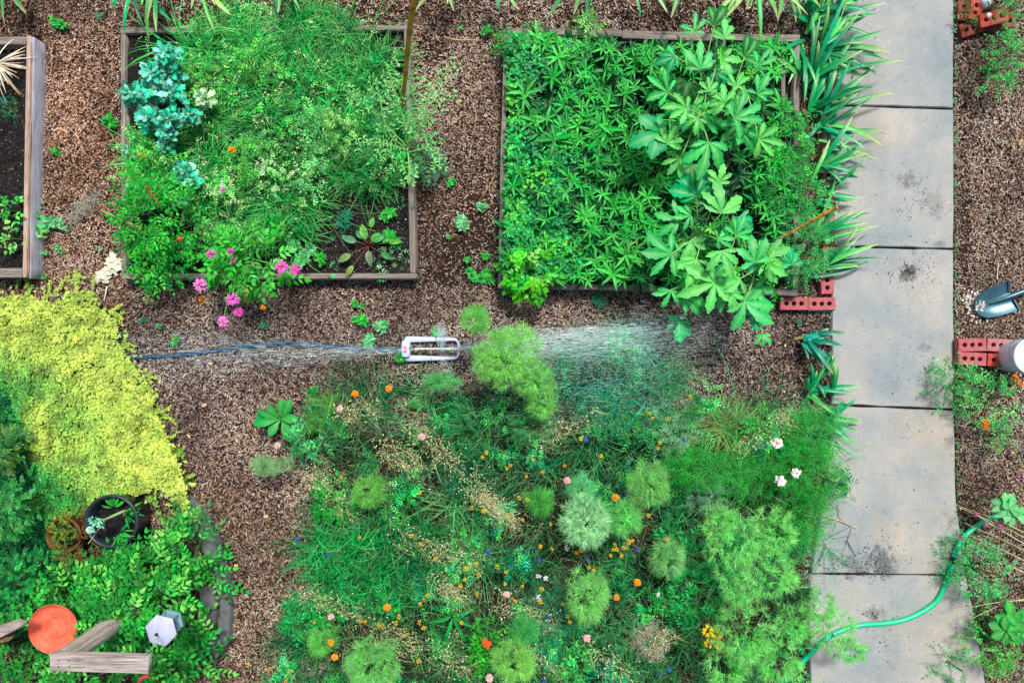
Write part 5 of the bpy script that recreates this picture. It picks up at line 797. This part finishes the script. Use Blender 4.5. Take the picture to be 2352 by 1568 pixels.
o = thing('bucket', 'white plastic bucket cut off by the right edge beside the stacked bricks', 'bucket', Wp(2372, 818, 0)); top = Wp(2372, 818, .3); cb = np.array([top[0], top[1], 0])
g = Geo(); lathe(g, cb, [(.0005, .0), (.105, .0), (.112, .02), (.12, .285), (.12, .29)], (1, 1, 1), 48); g.build('body', M_white, o, smooth=True)
g = Geo(); lathe(g, cb, [(.121, .275), (.128, .277), (.13, .292), (.126, .3), (.118, .302), (.114, .296), (.02, .297), (.0005, .297)], (1, 1, 1), 48); g.build('lid', M_white, o, smooth=True)
g = Geo(); th = np.linspace(-.3, PI+.3, 20); tube(g, np.stack([cb[0]+.134*np.cos(th), cb[1]+.134*np.sin(th)*.98, .26-.05*np.sin(th)], 1), .0025, sides=6); g.build('handle', M_steel, o)
# ---------------------------------------------------------------- hoses
M_gh = solid('green_hose_rubber', lin(10, 196, 140), .3, .5, 30, .12); M_bh = solid('navy_hose_rubber', lin(24, 70, 108), .35, .5, 30, .15); M_black = solid('black_plastic', (.012, .013, .018), .35, .5, 20, .2)
o = thing('garden_hose', 'bright green garden hose curving across the concrete path at the lower right', 'garden hose', Wp(2100, 1420, .06)); g = Geo()
hp = [(2440, 1150, .05), (2380, 1165, .06), (2330, 1176, .07), (2275, 1190, .07), (2225, 1222, .07), (2200, 1255, .075), (2188, 1290, .07), (2175, 1330, .066), (2155, 1375, .066), (2120, 1403, .066), (2075, 1423, .066), (2030, 1431, .066), (1985, 1434, .066), (1945, 1443, .066), (1910, 1458, .066), (1880, 1482, .066), (1850, 1512, .05), (1810, 1550, .03), (1770, 1600, .02)]
tube(g, bez([Wp(*p) for p in hp], 10), .0185, sides=12); g.build('hose', M_gh, o, smooth=True)
g = Geo(); tube(g, [Wp(2192.5, 1279, .072), Wp(2187.5, 1292, .07)], .022, sides=14); g.build('clip', M_black, o, smooth=True)
o = thing('garden_hose', 'thin dark blue garden hose running through the mulch to the sprinkler', 'garden hose', Wp(600, 790, .02)); g = Geo()
hp = [(240, 835, .02), (320, 820, .02), (400, 816, .02), (480, 807, .02), (560, 797, .025), (620, 790, .03), (665, 787, .03), (720, 792, .025), (790, 798, .02), (860, 800, .02), (910, 800, .03)]
tube(g, bez([Wp(*p) for p in hp], 10), .0135, sides=12); g.build('hose', M_bh, o, smooth=True)
g = Geo(); tube(g, [Wp(900, 800, .03), Wp(908, 800, .031), Wp(909, 800, .031), Wp(919, 800, .033)], [.013, .014, .018, .018], sides=14); g.build('coupling', M_black, o, smooth=True)
# ---------------------------------------------------------------- sprinkler
M_spr = solid('pale_blue_plastic', lin(190, 205, 232), .35, .5, 14, .06); M_red = solid('red_plastic', lin(225, 70, 80), .4, .5)
o = thing('sprinkler', 'pale blue oscillating lawn sprinkler spraying water to both sides', 'sprinkler', Wp(988, 801, 0)); zz = .055; cx, cy = 990, 801
def rr_path(hw, hh, rad, n=8):
    out = []
    for qx, qy, a0 in ((1, 1, 0), (-1, 1, 90), (-1, -1, 180), (1, -1, 270)):
        for k in range(n+1): a = math.radians(a0+90*k/n); out.append((qx*(hw-rad)+rad*math.cos(a), qy*(hh-rad)+rad*math.sin(a)))
    return np.array(out)
c3 = Wp(cx, cy, zz); ring = rr_path(.2, .069, .04); n = len(ring); g = Geo(); sec = []
nx_ = np.roll(ring, -1, 0)-np.roll(ring, 1, 0); nrm = np.stack([nx_[:, 1], -nx_[:, 0]], 1); nrm /= np.linalg.norm(nrm, axis=1)[:, None]; ths = np.arange(12)/12*2*PI
hwid = np.interp(ring[:, 0], [-.2, -.15, -.12, .2], [.03, .022, .0125, .0115])
for i in range(n):
    for th in ths: ca, sa = math.cos(th), math.sin(th); off = hwid[i]*np.sign(ca)*abs(ca)**.6; sec.append([c3[0]+ring[i, 0]+nrm[i, 0]*off+(hwid[i]-.012 if ring[i, 0] < -.1 else 0)*.6, c3[1]+ring[i, 1]+nrm[i, 1]*off*(1 if abs(ring[i, 1]) > .06 else .2), c3[2]-.012+.014*np.sign(sa)*abs(sa)**.6])
F = [(i*12+j, i*12+(j+1) % 12, ((i+1) % n)*12+(j+1) % 12, ((i+1) % n)*12+j) for i in range(n) for j in range(12)]; g.add(sec, F); g.build('frame', M_spr, o, smooth=True)
def rbox(g, c, sx, sy, z0, z1, rad, col=(1, 1, 1), bev=.006):
    q = rr_path(sx/2, sy/2, rad, 5)+np.asarray(c)[:2]; prism(g, q, z0, z1, col, bev=bev, sub=1)
g = Geo(); rbox(g, (c3[0]-.181, c3[1]), .062, .125, .02, .082, .018); g.build('motor_housing', M_spr, o)
g = Geo(); rbox(g, (c3[0]-.186, c3[1]-.004), .024, .044, .0815, .0855, .004, bev=.001); tag(g.build('dial', M_red, o), 'red rectangular dial on the housing')
for k in (-.012, .0, .012):
    g = Geo(); rbox(g, (c3[0]-.186, c3[1]-.004+k), .02, .003, .0858, .0872, .001, bev=.0005); g.build('dial_ridge', M_spr, o)
bar = bez([c3+[-.155, 0, .02], c3+[-.07, 0, .034], c3+[0, 0, .038], c3+[.09, 0, .034], c3+[.19, 0, .018]], 8); g = Geo(); tube(g, bar, .0065, sides=12); g.build('spray_bar', solid('white_tube', lin(225, 235, 245), .25, .6), o, smooth=True)
g = Geo(); tube(g, [c3+[-.152, 0, .019], c3+[-.112, 0, .028]], [.013, .009], sides=12); tag(g.build('bar_joint', M_black, o, smooth=True), 'black joint at the left end of the bar')
for k in range(15):
    p = bar[6+k*20//15+1]; g = Geo(); tube(g, [p+[0, 0, .004], p+[0, .002, .0105]], .0026, sides=8); g.build('nozzle', M_spr, o)
g = Geo(); tube(g, [c3+[.192, 0, .014], c3+[.21, 0, .014], c3+[.222, 0, .012]], [.013, .012, .008], sides=12); tag(g.build('end_cap', M_red, o, smooth=True), 'red end cap')
for sx in (-1, 1):
    for sy in (-1, 1): g = Geo(); tube(g, [c3+[sx*.17, sy*.066, -.014], np.array([c3[0]+sx*.17, c3[1]+sy*.075, 0])], [.009, .007], sides=8); g.build('foot', M_spr, o)
# water
M_wat, nt, b = mat('water_streak', .1, .5); b.inputs['Base Color'].default_value = (.72, .95, .98, 1); tr = N(nt, 'ShaderNodeBsdfTransparent'); mx = N(nt, 'ShaderNodeMixShader'); mx.inputs[0].default_value = .34
nt.links.new(tr.outputs[0], mx.inputs[1]); nt.links.new(b.outputs[0], mx.inputs[2]); nt.links.new(mx.outputs[0], nt.nodes['Material Output'].inputs[0])
g = Geo(); gr = 9.81
def jets(sgn, n_st, n_jets, v0, els, yb, bow):
    P = []; A_ = []; E0 = []; Ls = []; Wd = []
    for j in range(n_jets):
        e0 = rng.uniform(*els) if n_jets > 12 else els[0]+(els[1]-els[0])*j/(n_jets-1); v = v0*rng.uniform(.93, 1.05); az = (0 if sgn > 0 else PI)+sgn*rng.uniform(*yb); src = c3+[sgn*(.01+.06*e0), 0, .045]
        T = 2*v*math.sin(e0)/gr*1.0; n = n_st; t = (rng.random(n)**.75)*T; jit = .004+.06*(t/T)
        jit = np.abs(jit); x = v*math.cos(e0)*t; z = np.maximum(src[2]+v*math.sin(e0)*t-.5*gr*t*t, .01); vz = v*math.sin(e0)-gr*t
        P.append(np.stack([src[0]+np.cos(az)*x+rng.normal(0, jit), src[1]+np.sin(az)*x+rng.normal(0, jit)*.8+bow*(x**2)*.02, z+rng.normal(0, jit)], 1).clip([-9, -9, .01], 9)); A_.append(np.full(n, az)); E0.append(np.arctan2(vz, v*math.cos(e0))); Ls.append(rng.uniform(.02, .075, n)); Wd.append(rng.uniform(.0012, .003, n))
    P, A_, E0, Ls, Wd = map(np.concatenate, (P, A_, E0, Ls, Wd))
    ribbons(g, P, A_, E0, E0-.03, Ls, Wd, (1, 1, 1), segs=1, pr='hair', nx=0, roll=rng.random(len(P))*3)
jets(-1, 190, 13, 4.9, (.2, 1.05), (-.17, .03), 1); jets(1, 300, 13, 4.45, (.2, 1.1), (-.05, .16), 1); jets(-1, 26, 60, 5.0, (.15, 1.1), (-.1, .03), 1); jets(1, 60, 70, 4.6, (.15, 1.1), (-.03, .1), 1)
# drops drifting down right of the sprinkler
n = 11000; p = np.stack([rng.normal(1370, 130, n), 752+np.abs(rng.normal(0, 90, n))], 1); P = WA(p, rng.uniform(.25, 1.0, n)); ribbons(g, P, rng.normal(0, .1, n), rng.uniform(-1.2, -.3, n), -1, rng.uniform(.008, .04, n), rng.uniform(.0012, .0028, n), (1, 1, 1), segs=1, pr='hair', nx=0)
# splash columns above and below the bar
for bx, by, m, ln in ((1016, 768, 150, .05), (1014, 790, 90, .05), (1028, 855, 120, .02), (1016, 830, 90, .02)):
    P = WA(np.stack([rng.normal(bx, 6, m), rng.normal(by, 9, m)], 1), rng.uniform(.05, .18, m)); ribbons(g, P, PI/2+rng.normal(0, .5, m), rng.uniform(0, 1.2, m), .2, rng.uniform(ln*.4, ln*1.2, m), .0028, (1, 1, 1), segs=1, pr='hair', nx=0)
tag(g.build('water_spray', M_wat), 'fan of fine water streaks thrown left and right by the sprinkler', 'water spray', None, 'stuff')
# ---------------------------------------------------------------- lower left corner: pots, dish, lantern, post
M_terra, nt, b = mat('terracotta', .55, .3); c_ = lin(226, 98, 68)
nt.links.new(mixc(nt, ramp(nt, noisetex(nt, 14, 6, .7), [(.42, (0, 0, 0)), (.7, (.7, .7, .7))]), c_, lin(226, 140, 120)), b.inputs['Base Color']); M_pot = solid('black_pot_plastic', (.02, .03, .042), .4, .5, 9, .3)
z = .28; c = Wp(255, 1198, z); o = thing('plant_pot', 'round black plastic pot sunk among the shrubs, with a succulent inside', 'plant pot', [c[0], c[1], 0]); R = .185; cb = np.array([c[0], c[1], 0])
g = Geo(); lathe(g, cb, [(R*.8, 0), (R*.95, z-.03), (R*.97, z-.03), (R*1.02, z-.02), (R*1.03, z), (R*.96, z+.004), (R*.9, z-.003), (R*.86, z-.06), (R*.8, .16)], (1, 1, 1), 48); g.build('wall', M_pot, o, smooth=True)
g = Geo(); lathe(g, cb, [(R*.83, .17), (R*.4, .18), (.0005, .182)], (1, 1, 1), 30, .02); g.build('potting_soil', M_soil, o)
o = thing('succulent', 'grey green succulent growing out of the black pot on a thick pale stem', 'succulent', cb+[0, 0, .18]); s = Geo(); a, b2 = Wp(290, 1172, .3), Wp(222, 1200, .42); tube(s, bez([cb+[.04, .02, .18], a, (a+b2)/2+[0, 0, .03], b2], 6), [.011]*6+[.01]*6+[.006]*7, lin(140, 170, 110), 8); s.build('stem', M_stem, o, smooth=True); g = Geo()
for dx, dy, n, L_ in [(0, 0, 12, .045), (-.03, .02, 10, .035), (.03, -.02, 10, .035), (.04, .02, 9, .03), (-.02, -.04, 9, .03)]: rosette(g, b2+[dx, dy, rng.normal(0, .01)], n, (L_*.6, L_), (.01, .014), [lin(100, 190, 150), lin(150, 215, 185)], (.2, 1), (-.1, .5), pr='obl', segs=3, rad=.004)
g.build('foliage', M_wax, o); g = Geo(); ribbons(g, [Wp(207, 1208, .4)], -1.6, .2, -.2, .05, .05, lin(225, 235, 235), segs=5, pr='oval'); tag(g.build('pale_leaf', M_petal, o), 'single white leaf')
s = Geo(); tube(s, [Wp(243, 1190, .4), Wp(203, 1248, .36)], .0025, lin(220, 195, 165), 5); s.build('dry_stalk', M_stem, o)
for x, y, ad, lb in [(262, 1165, 100, 'green bladed weed inside the black pot'), (290, 1178, -5, 'weed with two long blades leaning out of the black pot'), (275, 1222, -30, 'leafy weed at the near rim inside the black pot')]:
    b0 = Wp(x, y, .22); o = thing('weed', lb, 'weed', b0, 'weeds in the black pot'); g = Geo(); rosette(g, b0, 9, (.06, .16), (.01, .022), [lin(20, 150, 90), lin(70, 175, 70)], (.2, 1), (-.4, .2), segs=4, az0=math.radians(ad), spread=2.4); g.build('blades', M_leaf, o)
c = Wp(156, 1225, .22); cb = np.array([c[0], c[1], 0]); o = thing('plant_pot', 'rusty brown pot half buried in moss left of the black pot', 'plant pot', cb); R = .12
g = Geo(); lathe(g, cb, [(R*.8, 0), (R, .25), (R*1.05, .26), (R*1.02, .275), (R*.92, .27), (R*.85, .2), (R*.8, .14)], (1, 1, 1), 36, .02); g.build('wall', solid('rusty_glaze', lin(104, 62, 26), .6, .3, 12, .6), o, smooth=True)
g = Geo(); lathe(g, cb, [(R*.83, .19), (R*.4, .2), (.0005, .2)], (1, 1, 1), 24, .03); g.build('potting_soil', M_soil, o)
pinnate_bush('sedum_plant', 'reddish creeping sedum around the rusty brown pot', 'sedum', 146, 1262, 58, 66, .36, 210, (.03, .07), 4, .013, .6, [lin(150, 80, 66), lin(110, 120, 60), lin(90, 150, 70), lin(120, 60, 50)], pr='oval')
pinnate_bush('sedum_plant', 'olive green sedum on the left rim of the rusty brown pot', 'sedum', 128, 1218, 34, 34, .34, 90, (.03, .06), 4, .013, .6, [lin(140, 160, 60), lin(110, 150, 60)], pr='oval')
# stone edging
M_stone = solid('dark_slate', lin(100, 104, 108), .85, .25, 12, .4, bp=.7)
stn = [(q[0]+4, q[1], q[2]*1.1, q[3]*1.15, q[4]) for q in [(392, 1140, 62, 26, -40), (440, 1182, 60, 28, -48), (466, 1236, 60, 30, -62), (487, 1292, 56, 26, -75), (505, 1345, 50, 24, -82), (510, 1395, 52, 24, -88), (508, 1442, 46, 24, 88), (492, 1482, 50, 34, 50), (472, 1375, 52, 32, -84), (470, 1430, 50, 34, 86)]]
onm = ['first', 'second', 'third', 'fourth', 'fifth', 'sixth', 'seventh', 'last and lowest']
for i, (x, y, l_, w_, a) in enumerate(stn):
    lb = (onm[i]+' dark edging stone counted down from the golden carpet along the curved border') if i < 8 else ['upper stone of the inner pair behind the curved stone border', 'lower stone of the inner pair behind the curved stone border'][i-8]
    c = Wp(x, y, .09); q = rr_path(l_/S/2, w_/S/2, .018, 4); a = math.radians(a); q = np.stack([q[:, 0]*math.cos(a)-q[:, 1]*math.sin(a)+c[0], q[:, 0]*math.sin(a)+q[:, 1]*math.cos(a)+c[1]], 1)
    g = Geo(); prism(g, q, -.03, .08+rng.random()*.02, bev=.009, sub=1, wob=.006, seed=i); tag(g.build('edging_stone', M_stone, origin=(c[0], c[1], 0)), lb, 'edging stone', 'stones of the curved border')
# orange dish on a stake
z = .62; c = Wp(124, 1443, z); o = thing('bird_bath', 'round orange plastic dish raised above the shrubs, partly hidden by leaves', 'bird bath', [c[0], c[1], 0]); R = .158; g = Geo()
lathe(g, c, [(.0005, -.032), (R*.38, -.032), (R*.4, -.032), (R*.75, -.03), (R*.8, -.027), (R*.93, -.012), (R*.99, .006), (R, .014), (R*1.02, .012), (R*1.0, 0), (R*.9, -.03), (R*.6, -.045), (R*.3, -.05), (.0005, -.05)], (1, 1, 1), 56); g.build('dish', M_terra, o, smooth=True)
g = Geo(); lathe(g, c, [(R*.405, -.034), (R*.41, -.024), (R*.43, -.022), (R*.45, -.024), (R*.455, -.034)], (1, 1, 1), 48); g.build('inner_ring', M_terra, o, smooth=True)
g = Geo(); tube(g, [[c[0], c[1], 0], c+[0, 0, -.045]], .02, sides=10); g.build('stake', M_stone, o)
# post with short arm
zt = 1.2; a = Wp(150, 1524, zt); o = thing('wooden_post', 'weathered grey timber post with a short horizontal arm on top, bottom left', 'post', [a[0], a[1], 0])
ang = .12; g = Geo(); pc_ = Wp(148, 1512, 1.16); prism(g, [pc_[:2]+np.array([x*math.cos(ang)-y*math.sin(ang), x*math.sin(ang)+y*math.cos(ang)]) for x, y in ((-.045, -.045), (.045, -.045), (.045, .045), (-.045, .045))], 0, 1.158, bev=.004); g.build('upright', M_post, o)
g = Geo(); prism(g, WA([(114, 1500), (341, 1506), (340, 1547), (113, 1541)], zt), zt-.038, zt, bev=.003, sub=10, wob=.002); g.build('arm', M_arm, o)
g = Geo(); nails(g, [(135, 1515), (135, 1530), (158, 1516), (160, 1530)], zt); g.build('nail_heads', M_black, o)
o = thing('wooden_post', 'brown split log post with moss at the left edge beside the orange dish', 'post', Wp(0, 1460, 0)); g = Geo(); t0 = Wp(10, 1452, .8)
tube(g, [Wp(6, 1456, .0), Wp(8, 1454, .4), t0], [.075, .07, .06], sides=9); g.build('upright', wood('mossy_bark', lin(60, 48, 36), lin(110, 90, 60), lin(150, 130, 96), 'z'), o)
g = Geo(); prism(g, WA([(-60, 1462), (30, 1428), (48, 1434), (46, 1442), (-60, 1490)], .86), .8, .86, bev=.006, sub=10, wob=.006); g.build('rail', M_arm, o)
# hexagonal lantern feeder
z = 1.05; c = Wp(370, 1447, z); R = .096; o = thing('lantern', 'white hexagonal garden lantern hanging over the shrubs near the wooden arm', 'lantern', [c[0], c[1], z-.13]); a0 = math.radians(-14)
hx = lambda r, zz: [(c[0]+r*math.cos(a0+k*PI/3), c[1]+r*math.sin(a0+k*PI/3), zz) for k in range(6)]
M_lroof = solid('white_roof_metal', lin(178, 183, 212), .45, .4, 16, .16); M_lfr = solid('pale_teal_metal', lin(120, 165, 175), .4, .5)
g = Geo(); g.add(hx(R, z)+[(c[0], c[1], z+.045)], [(k, (k+1) % 6, 6) for k in range(6)]); g.add(hx(R, z)+hx(R*.97, z-.008), [(k, k+6, (k+1) % 6+6, (k+1) % 6) for k in range(6)]); g.add(hx(R*.97, z-.008), [(5, 4, 3, 2, 1, 0)]); g.build('roof', M_lroof, o)
g = Geo()
for k in range(6): tube(g, [hx(R*.78, z-.01)[k], hx(R*.78, z-.11)[k]], .004, sides=6)
g.build('frame', M_lfr, o)
M_gl, nt, b = mat('lantern_glass', .08, .5); b.inputs['Base Color'].default_value = (*lin(150, 190, 205), 1); tr = N(nt, 'ShaderNodeBsdfTransparent'); mx = N(nt, 'ShaderNodeMixShader'); mx.inputs[0].default_value = .45
nt.links.new(tr.outputs[0], mx.inputs[1]); nt.links.new(b.outputs[0], mx.inputs[2]); nt.links.new(mx.outputs[0], nt.nodes['Material Output'].inputs[0])
for k in range(6): g = Geo(); q1, q2 = hx(R*.7, z-.012), hx(R*.7, z-.106); j = (k+1) % 6; g.add([q1[k], q1[j], q2[j], q2[k]], [(0, 1, 2, 3)]); g.build('pane', M_gl, o)
g = Geo(); g.add(hx(R*.86, z-.11)+hx(R*.86, z-.125), [(k, k+6, (k+1) % 6+6, (k+1) % 6) for k in range(6)]); g.add(hx(R*.86, z-.11), [(0, 1, 2, 3, 4, 5)]); g.add(hx(R*.86, z-.125), [(5, 4, 3, 2, 1, 0)]); g.build('base_plate', M_lfr, o)
g = Geo(); tube(g, [(c[0]-.002, c[1], z+.04), (c[0]-.004, c[1], z+.062), (c[0]+.008, c[1], z+.07)], .006, sides=8); g.build('hook', M_black, o)
g = Geo(); tube(g, bez([(c[0], c[1], z+.06), Wp(362, 1475, z+.1), Wp(330, 1504, 1.21)], 6), .0022, sides=5); g.build('wire', M_lfr, o)
g = Geo(); o = thing('red_tool', 'red plastic tool handle poking out beneath the right end of the wooden arm', 'tool', Wp(325, 1562, .7)); tube(g, bez([Wp(318, 1600, .6), Wp(319, 1570, .68), Wp(326, 1556, .72), Wp(342, 1552, .72)], 5), .011, sides=9); g.build('handle', M_red, o, smooth=True)
# ---------------------------------------------------------------- canes, twigs, paper
def cane(label, p0, p1, r0, r1, col, nodes=7, name='bamboo_pole', cat='bamboo pole', group=None, mt=None):
    a, b_ = Wp(*p0), Wp(*p1); o = thing(name, label, cat, a, group); n = nodes*6+1; t = np.linspace(0, 1, n); P = a+(b_-a)*t[:, None]; P[:, 0] += np.sin(t*7)*r0*.35; r = r0+(r1-r0)*t
    k = np.arange(n) % 6 == 0; cc = np.where(k[:, None], np.asarray(col)*.6, np.asarray(col)*np.exp(rng.normal(0, .12, (n, 1)))); g = Geo(); tube(g, P, r*np.where(k, 1.22, 1), cc, 10); g.build('culm', M_stem, o, smooth=True)
    g = Geo()
    for i in range(6, n-6, 12): tube(g, [P[i], P[i]+[rng.choice([-1, 1])*.03, .02, .01]], .003, np.asarray(col), 5)
    if g.v: g.build('twig_stub', M_stem, o)
    return o
cane('amber bamboo pole rising above the right board of the middle bed', (921, 246, .3), (956, -40, 1.35), .013, .018, lin(222, 158, 66), 6)
cane('thin orange brown bamboo cane leaning over the brick edging', (1792, 548, .3), (1922, 476, .65), .009, .012, lin(225, 160, 70), 5)
cane('short tan cane piece sticking out of the tomato plant', (366, 472, .5), (335, 430, .62), .006, .009, lin(190, 120, 60), 2)
cane('pale cane lying across the lower left tomato plant', (232, 484, .4), (325, 525, .45), .008, .007, lin(170, 150, 90), 3)
cane('short beige cane stub among the zinnias', (562, 690, .3), (563, 666, .42), .012, .013, lin(215, 190, 120), 1)
cane('thin dry reddish stem standing in the grass of the middle bed', (905, 275, .25), (893, 195, .4), .003, .003, lin(150, 120, 100), 2, 'withered_plant', 'dry stem')
cane('pale bent cane lying in the dense shoots of the right bed', (1430, 575, .34), (1465, 552, .36), .006, .004, lin(190, 200, 110), 2)
tw = [('curved pale bark strip in the top of the alley beside the bamboo pole', [(1020, 85), (1050, 92), (1092, 92)], .006, lin(205, 170, 120)), ('tan stick in the dark alley left of the right bed', [(1137, 402), (1125, 425), (1108, 452)], .005, lin(190, 150, 115)), ('white stick below the crumpled paper', [(246, 658), (243, 672), (239, 690)], .006, lin(235, 232, 220)), ('long thin dry twig across the mulch below the crumpled paper', [(195, 640), (235, 655), (290, 668)], .002, lin(150, 140, 120)), ('forked reddish twig on the concrete, left side above the last joint', [(1925, 1160), (1930, 1190), (1955, 1208), (1950, 1235), (1938, 1265)], .003, lin(190, 150, 130)), ('pale blade of dead grass on the concrete', [(1898, 1187), (1930, 1196), (1970, 1214)], .004, lin(200, 190, 170)), ('thin brown twig lying on the concrete near the cosmos', [(1945, 1058), (1955, 1052), (1962, 1050)], .0015, lin(80, 60, 50)), ('dark twig on the concrete among the crumbs', [(1945, 1240), (1955, 1258), (1965, 1275)], .0035, lin(70, 60, 60)), ('pale straw lying in the mulch right of the path', [(2290, 640), (2292, 615), (2293, 600)], .004, lin(220, 210, 180)), ('long pale blade lying over the bottom of the path', [(1870, 1545), (1900, 1540), (1938, 1537)], .006, lin(170, 200, 120)), ('thin dry branch on the far board of the right bed', [(1275, 112), (1320, 92), (1352, 68)], .003, lin(150, 150, 110)), ('white wet stick reaching from the bricks onto the path', [(1855, 713), (1920, 716), (1980, 721)], .003, lin(200, 210, 215)), ('grey wiry root trailing in the left alley', [(160, 500), (190, 470), (215, 455)], .002, lin(160, 155, 140)), ('long thin twig in the top mulch above the right bed', [(1490, 0), (1488, 40), (1510, 72)], .002, lin(150, 130, 110)), ('thin twig standing above the okra at the top', [(1640, 5), (1645, 30), (1650, 55)], .004, lin(170, 150, 130))]
for lb, pts, r, c in tw:
    zz = .06 if pts[0][0] > 1880 and pts[0][0] < 2200 else (.15 if 'board' in lb else .025); P = bez([Wp(x, y, zz+.004) for x, y in pts], 6); g = Geo(); tube(g, P, np.linspace(r, r*.6, len(P)), c, 6); o0 = P[0]
    tag(g.build('twig', M_stem, origin=o0), lb, 'twig', 'twigs and straws')
# root tangle of grey dead weed in the left alley
o = thing('dead_weed', 'tangle of grey dead weed lying in the left alley beside the tomato plant', 'dead weed', Wp(190, 470, .02)); g = Geo(); n = 260; p = np.stack([rng.normal(0, 1, n), rng.normal(0, 1, n)], 1); p = np.array([188, 478])+np.stack([p[:, 0]*22, -p[:, 0]*18+p[:, 1]*10], 1)
ribbons(g, WA(p, rng.uniform(.015, .05, n)), rng.random(n)*6.28, rng.uniform(-.1, .6, n), rng.uniform(-.3, .2, n), rng.uniform(.03, .09, n), .0022, vary(lin(150, 155, 140), n, .2, .05), segs=3, pr='hair', nx=0, daz=rng.normal(0, .8, n)); g.build('stems', M_dry, o)
# crumpled white paper
o = thing('crumpled_paper', 'crumpled off white paper in two lumps on the mulch beside the middle bed', 'paper', Wp(250, 618, 0)); M_paper = solid('damp_paper', lin(222, 222, 202), .8, .2, 30, .12, bp=.5)
for (x, y, ra, rb, an) in ((262, 606, 20, 24, .6), (240, 632, 23, 16, .5)):
    g = Geo(); nn = 26; u, v = np.meshgrid(np.linspace(-1, 1, nn), np.linspace(-1, 1, nn), indexing='ij'); c = Wp(x, y, .03); r2 = np.sqrt(1-np.clip(v*v/2, 0, 1)); xx = u*r2*ra/S; yy = v*np.sqrt(1-u*u/2)*rb/S
    w = 1+.35*(noise(xx, yy, 60, x)-.5)*2; X_, Y_ = c[0]+(xx*math.cos(an)-yy*math.sin(an))*w, c[1]+(xx*math.sin(an)+yy*math.cos(an))*w; Z_ = .018+.05*np.abs(noise(xx, yy, 75, 3)-.5)+.05*np.abs(noise(xx, yy, 150, 7)-.5)+.02*np.clip(1-(u*u+v*v), 0, 1)
    g.add(np.stack([X_, Y_, Z_], -1), [(i*nn+j, (i+1)*nn+j, (i+1)*nn+j+1, i*nn+j+1) for i in range(nn-1) for j in range(nn-1)]); g.build('sheet', M_paper, o)
for o in bpy.data.objects:
    if '_o' in o: del o['_o']
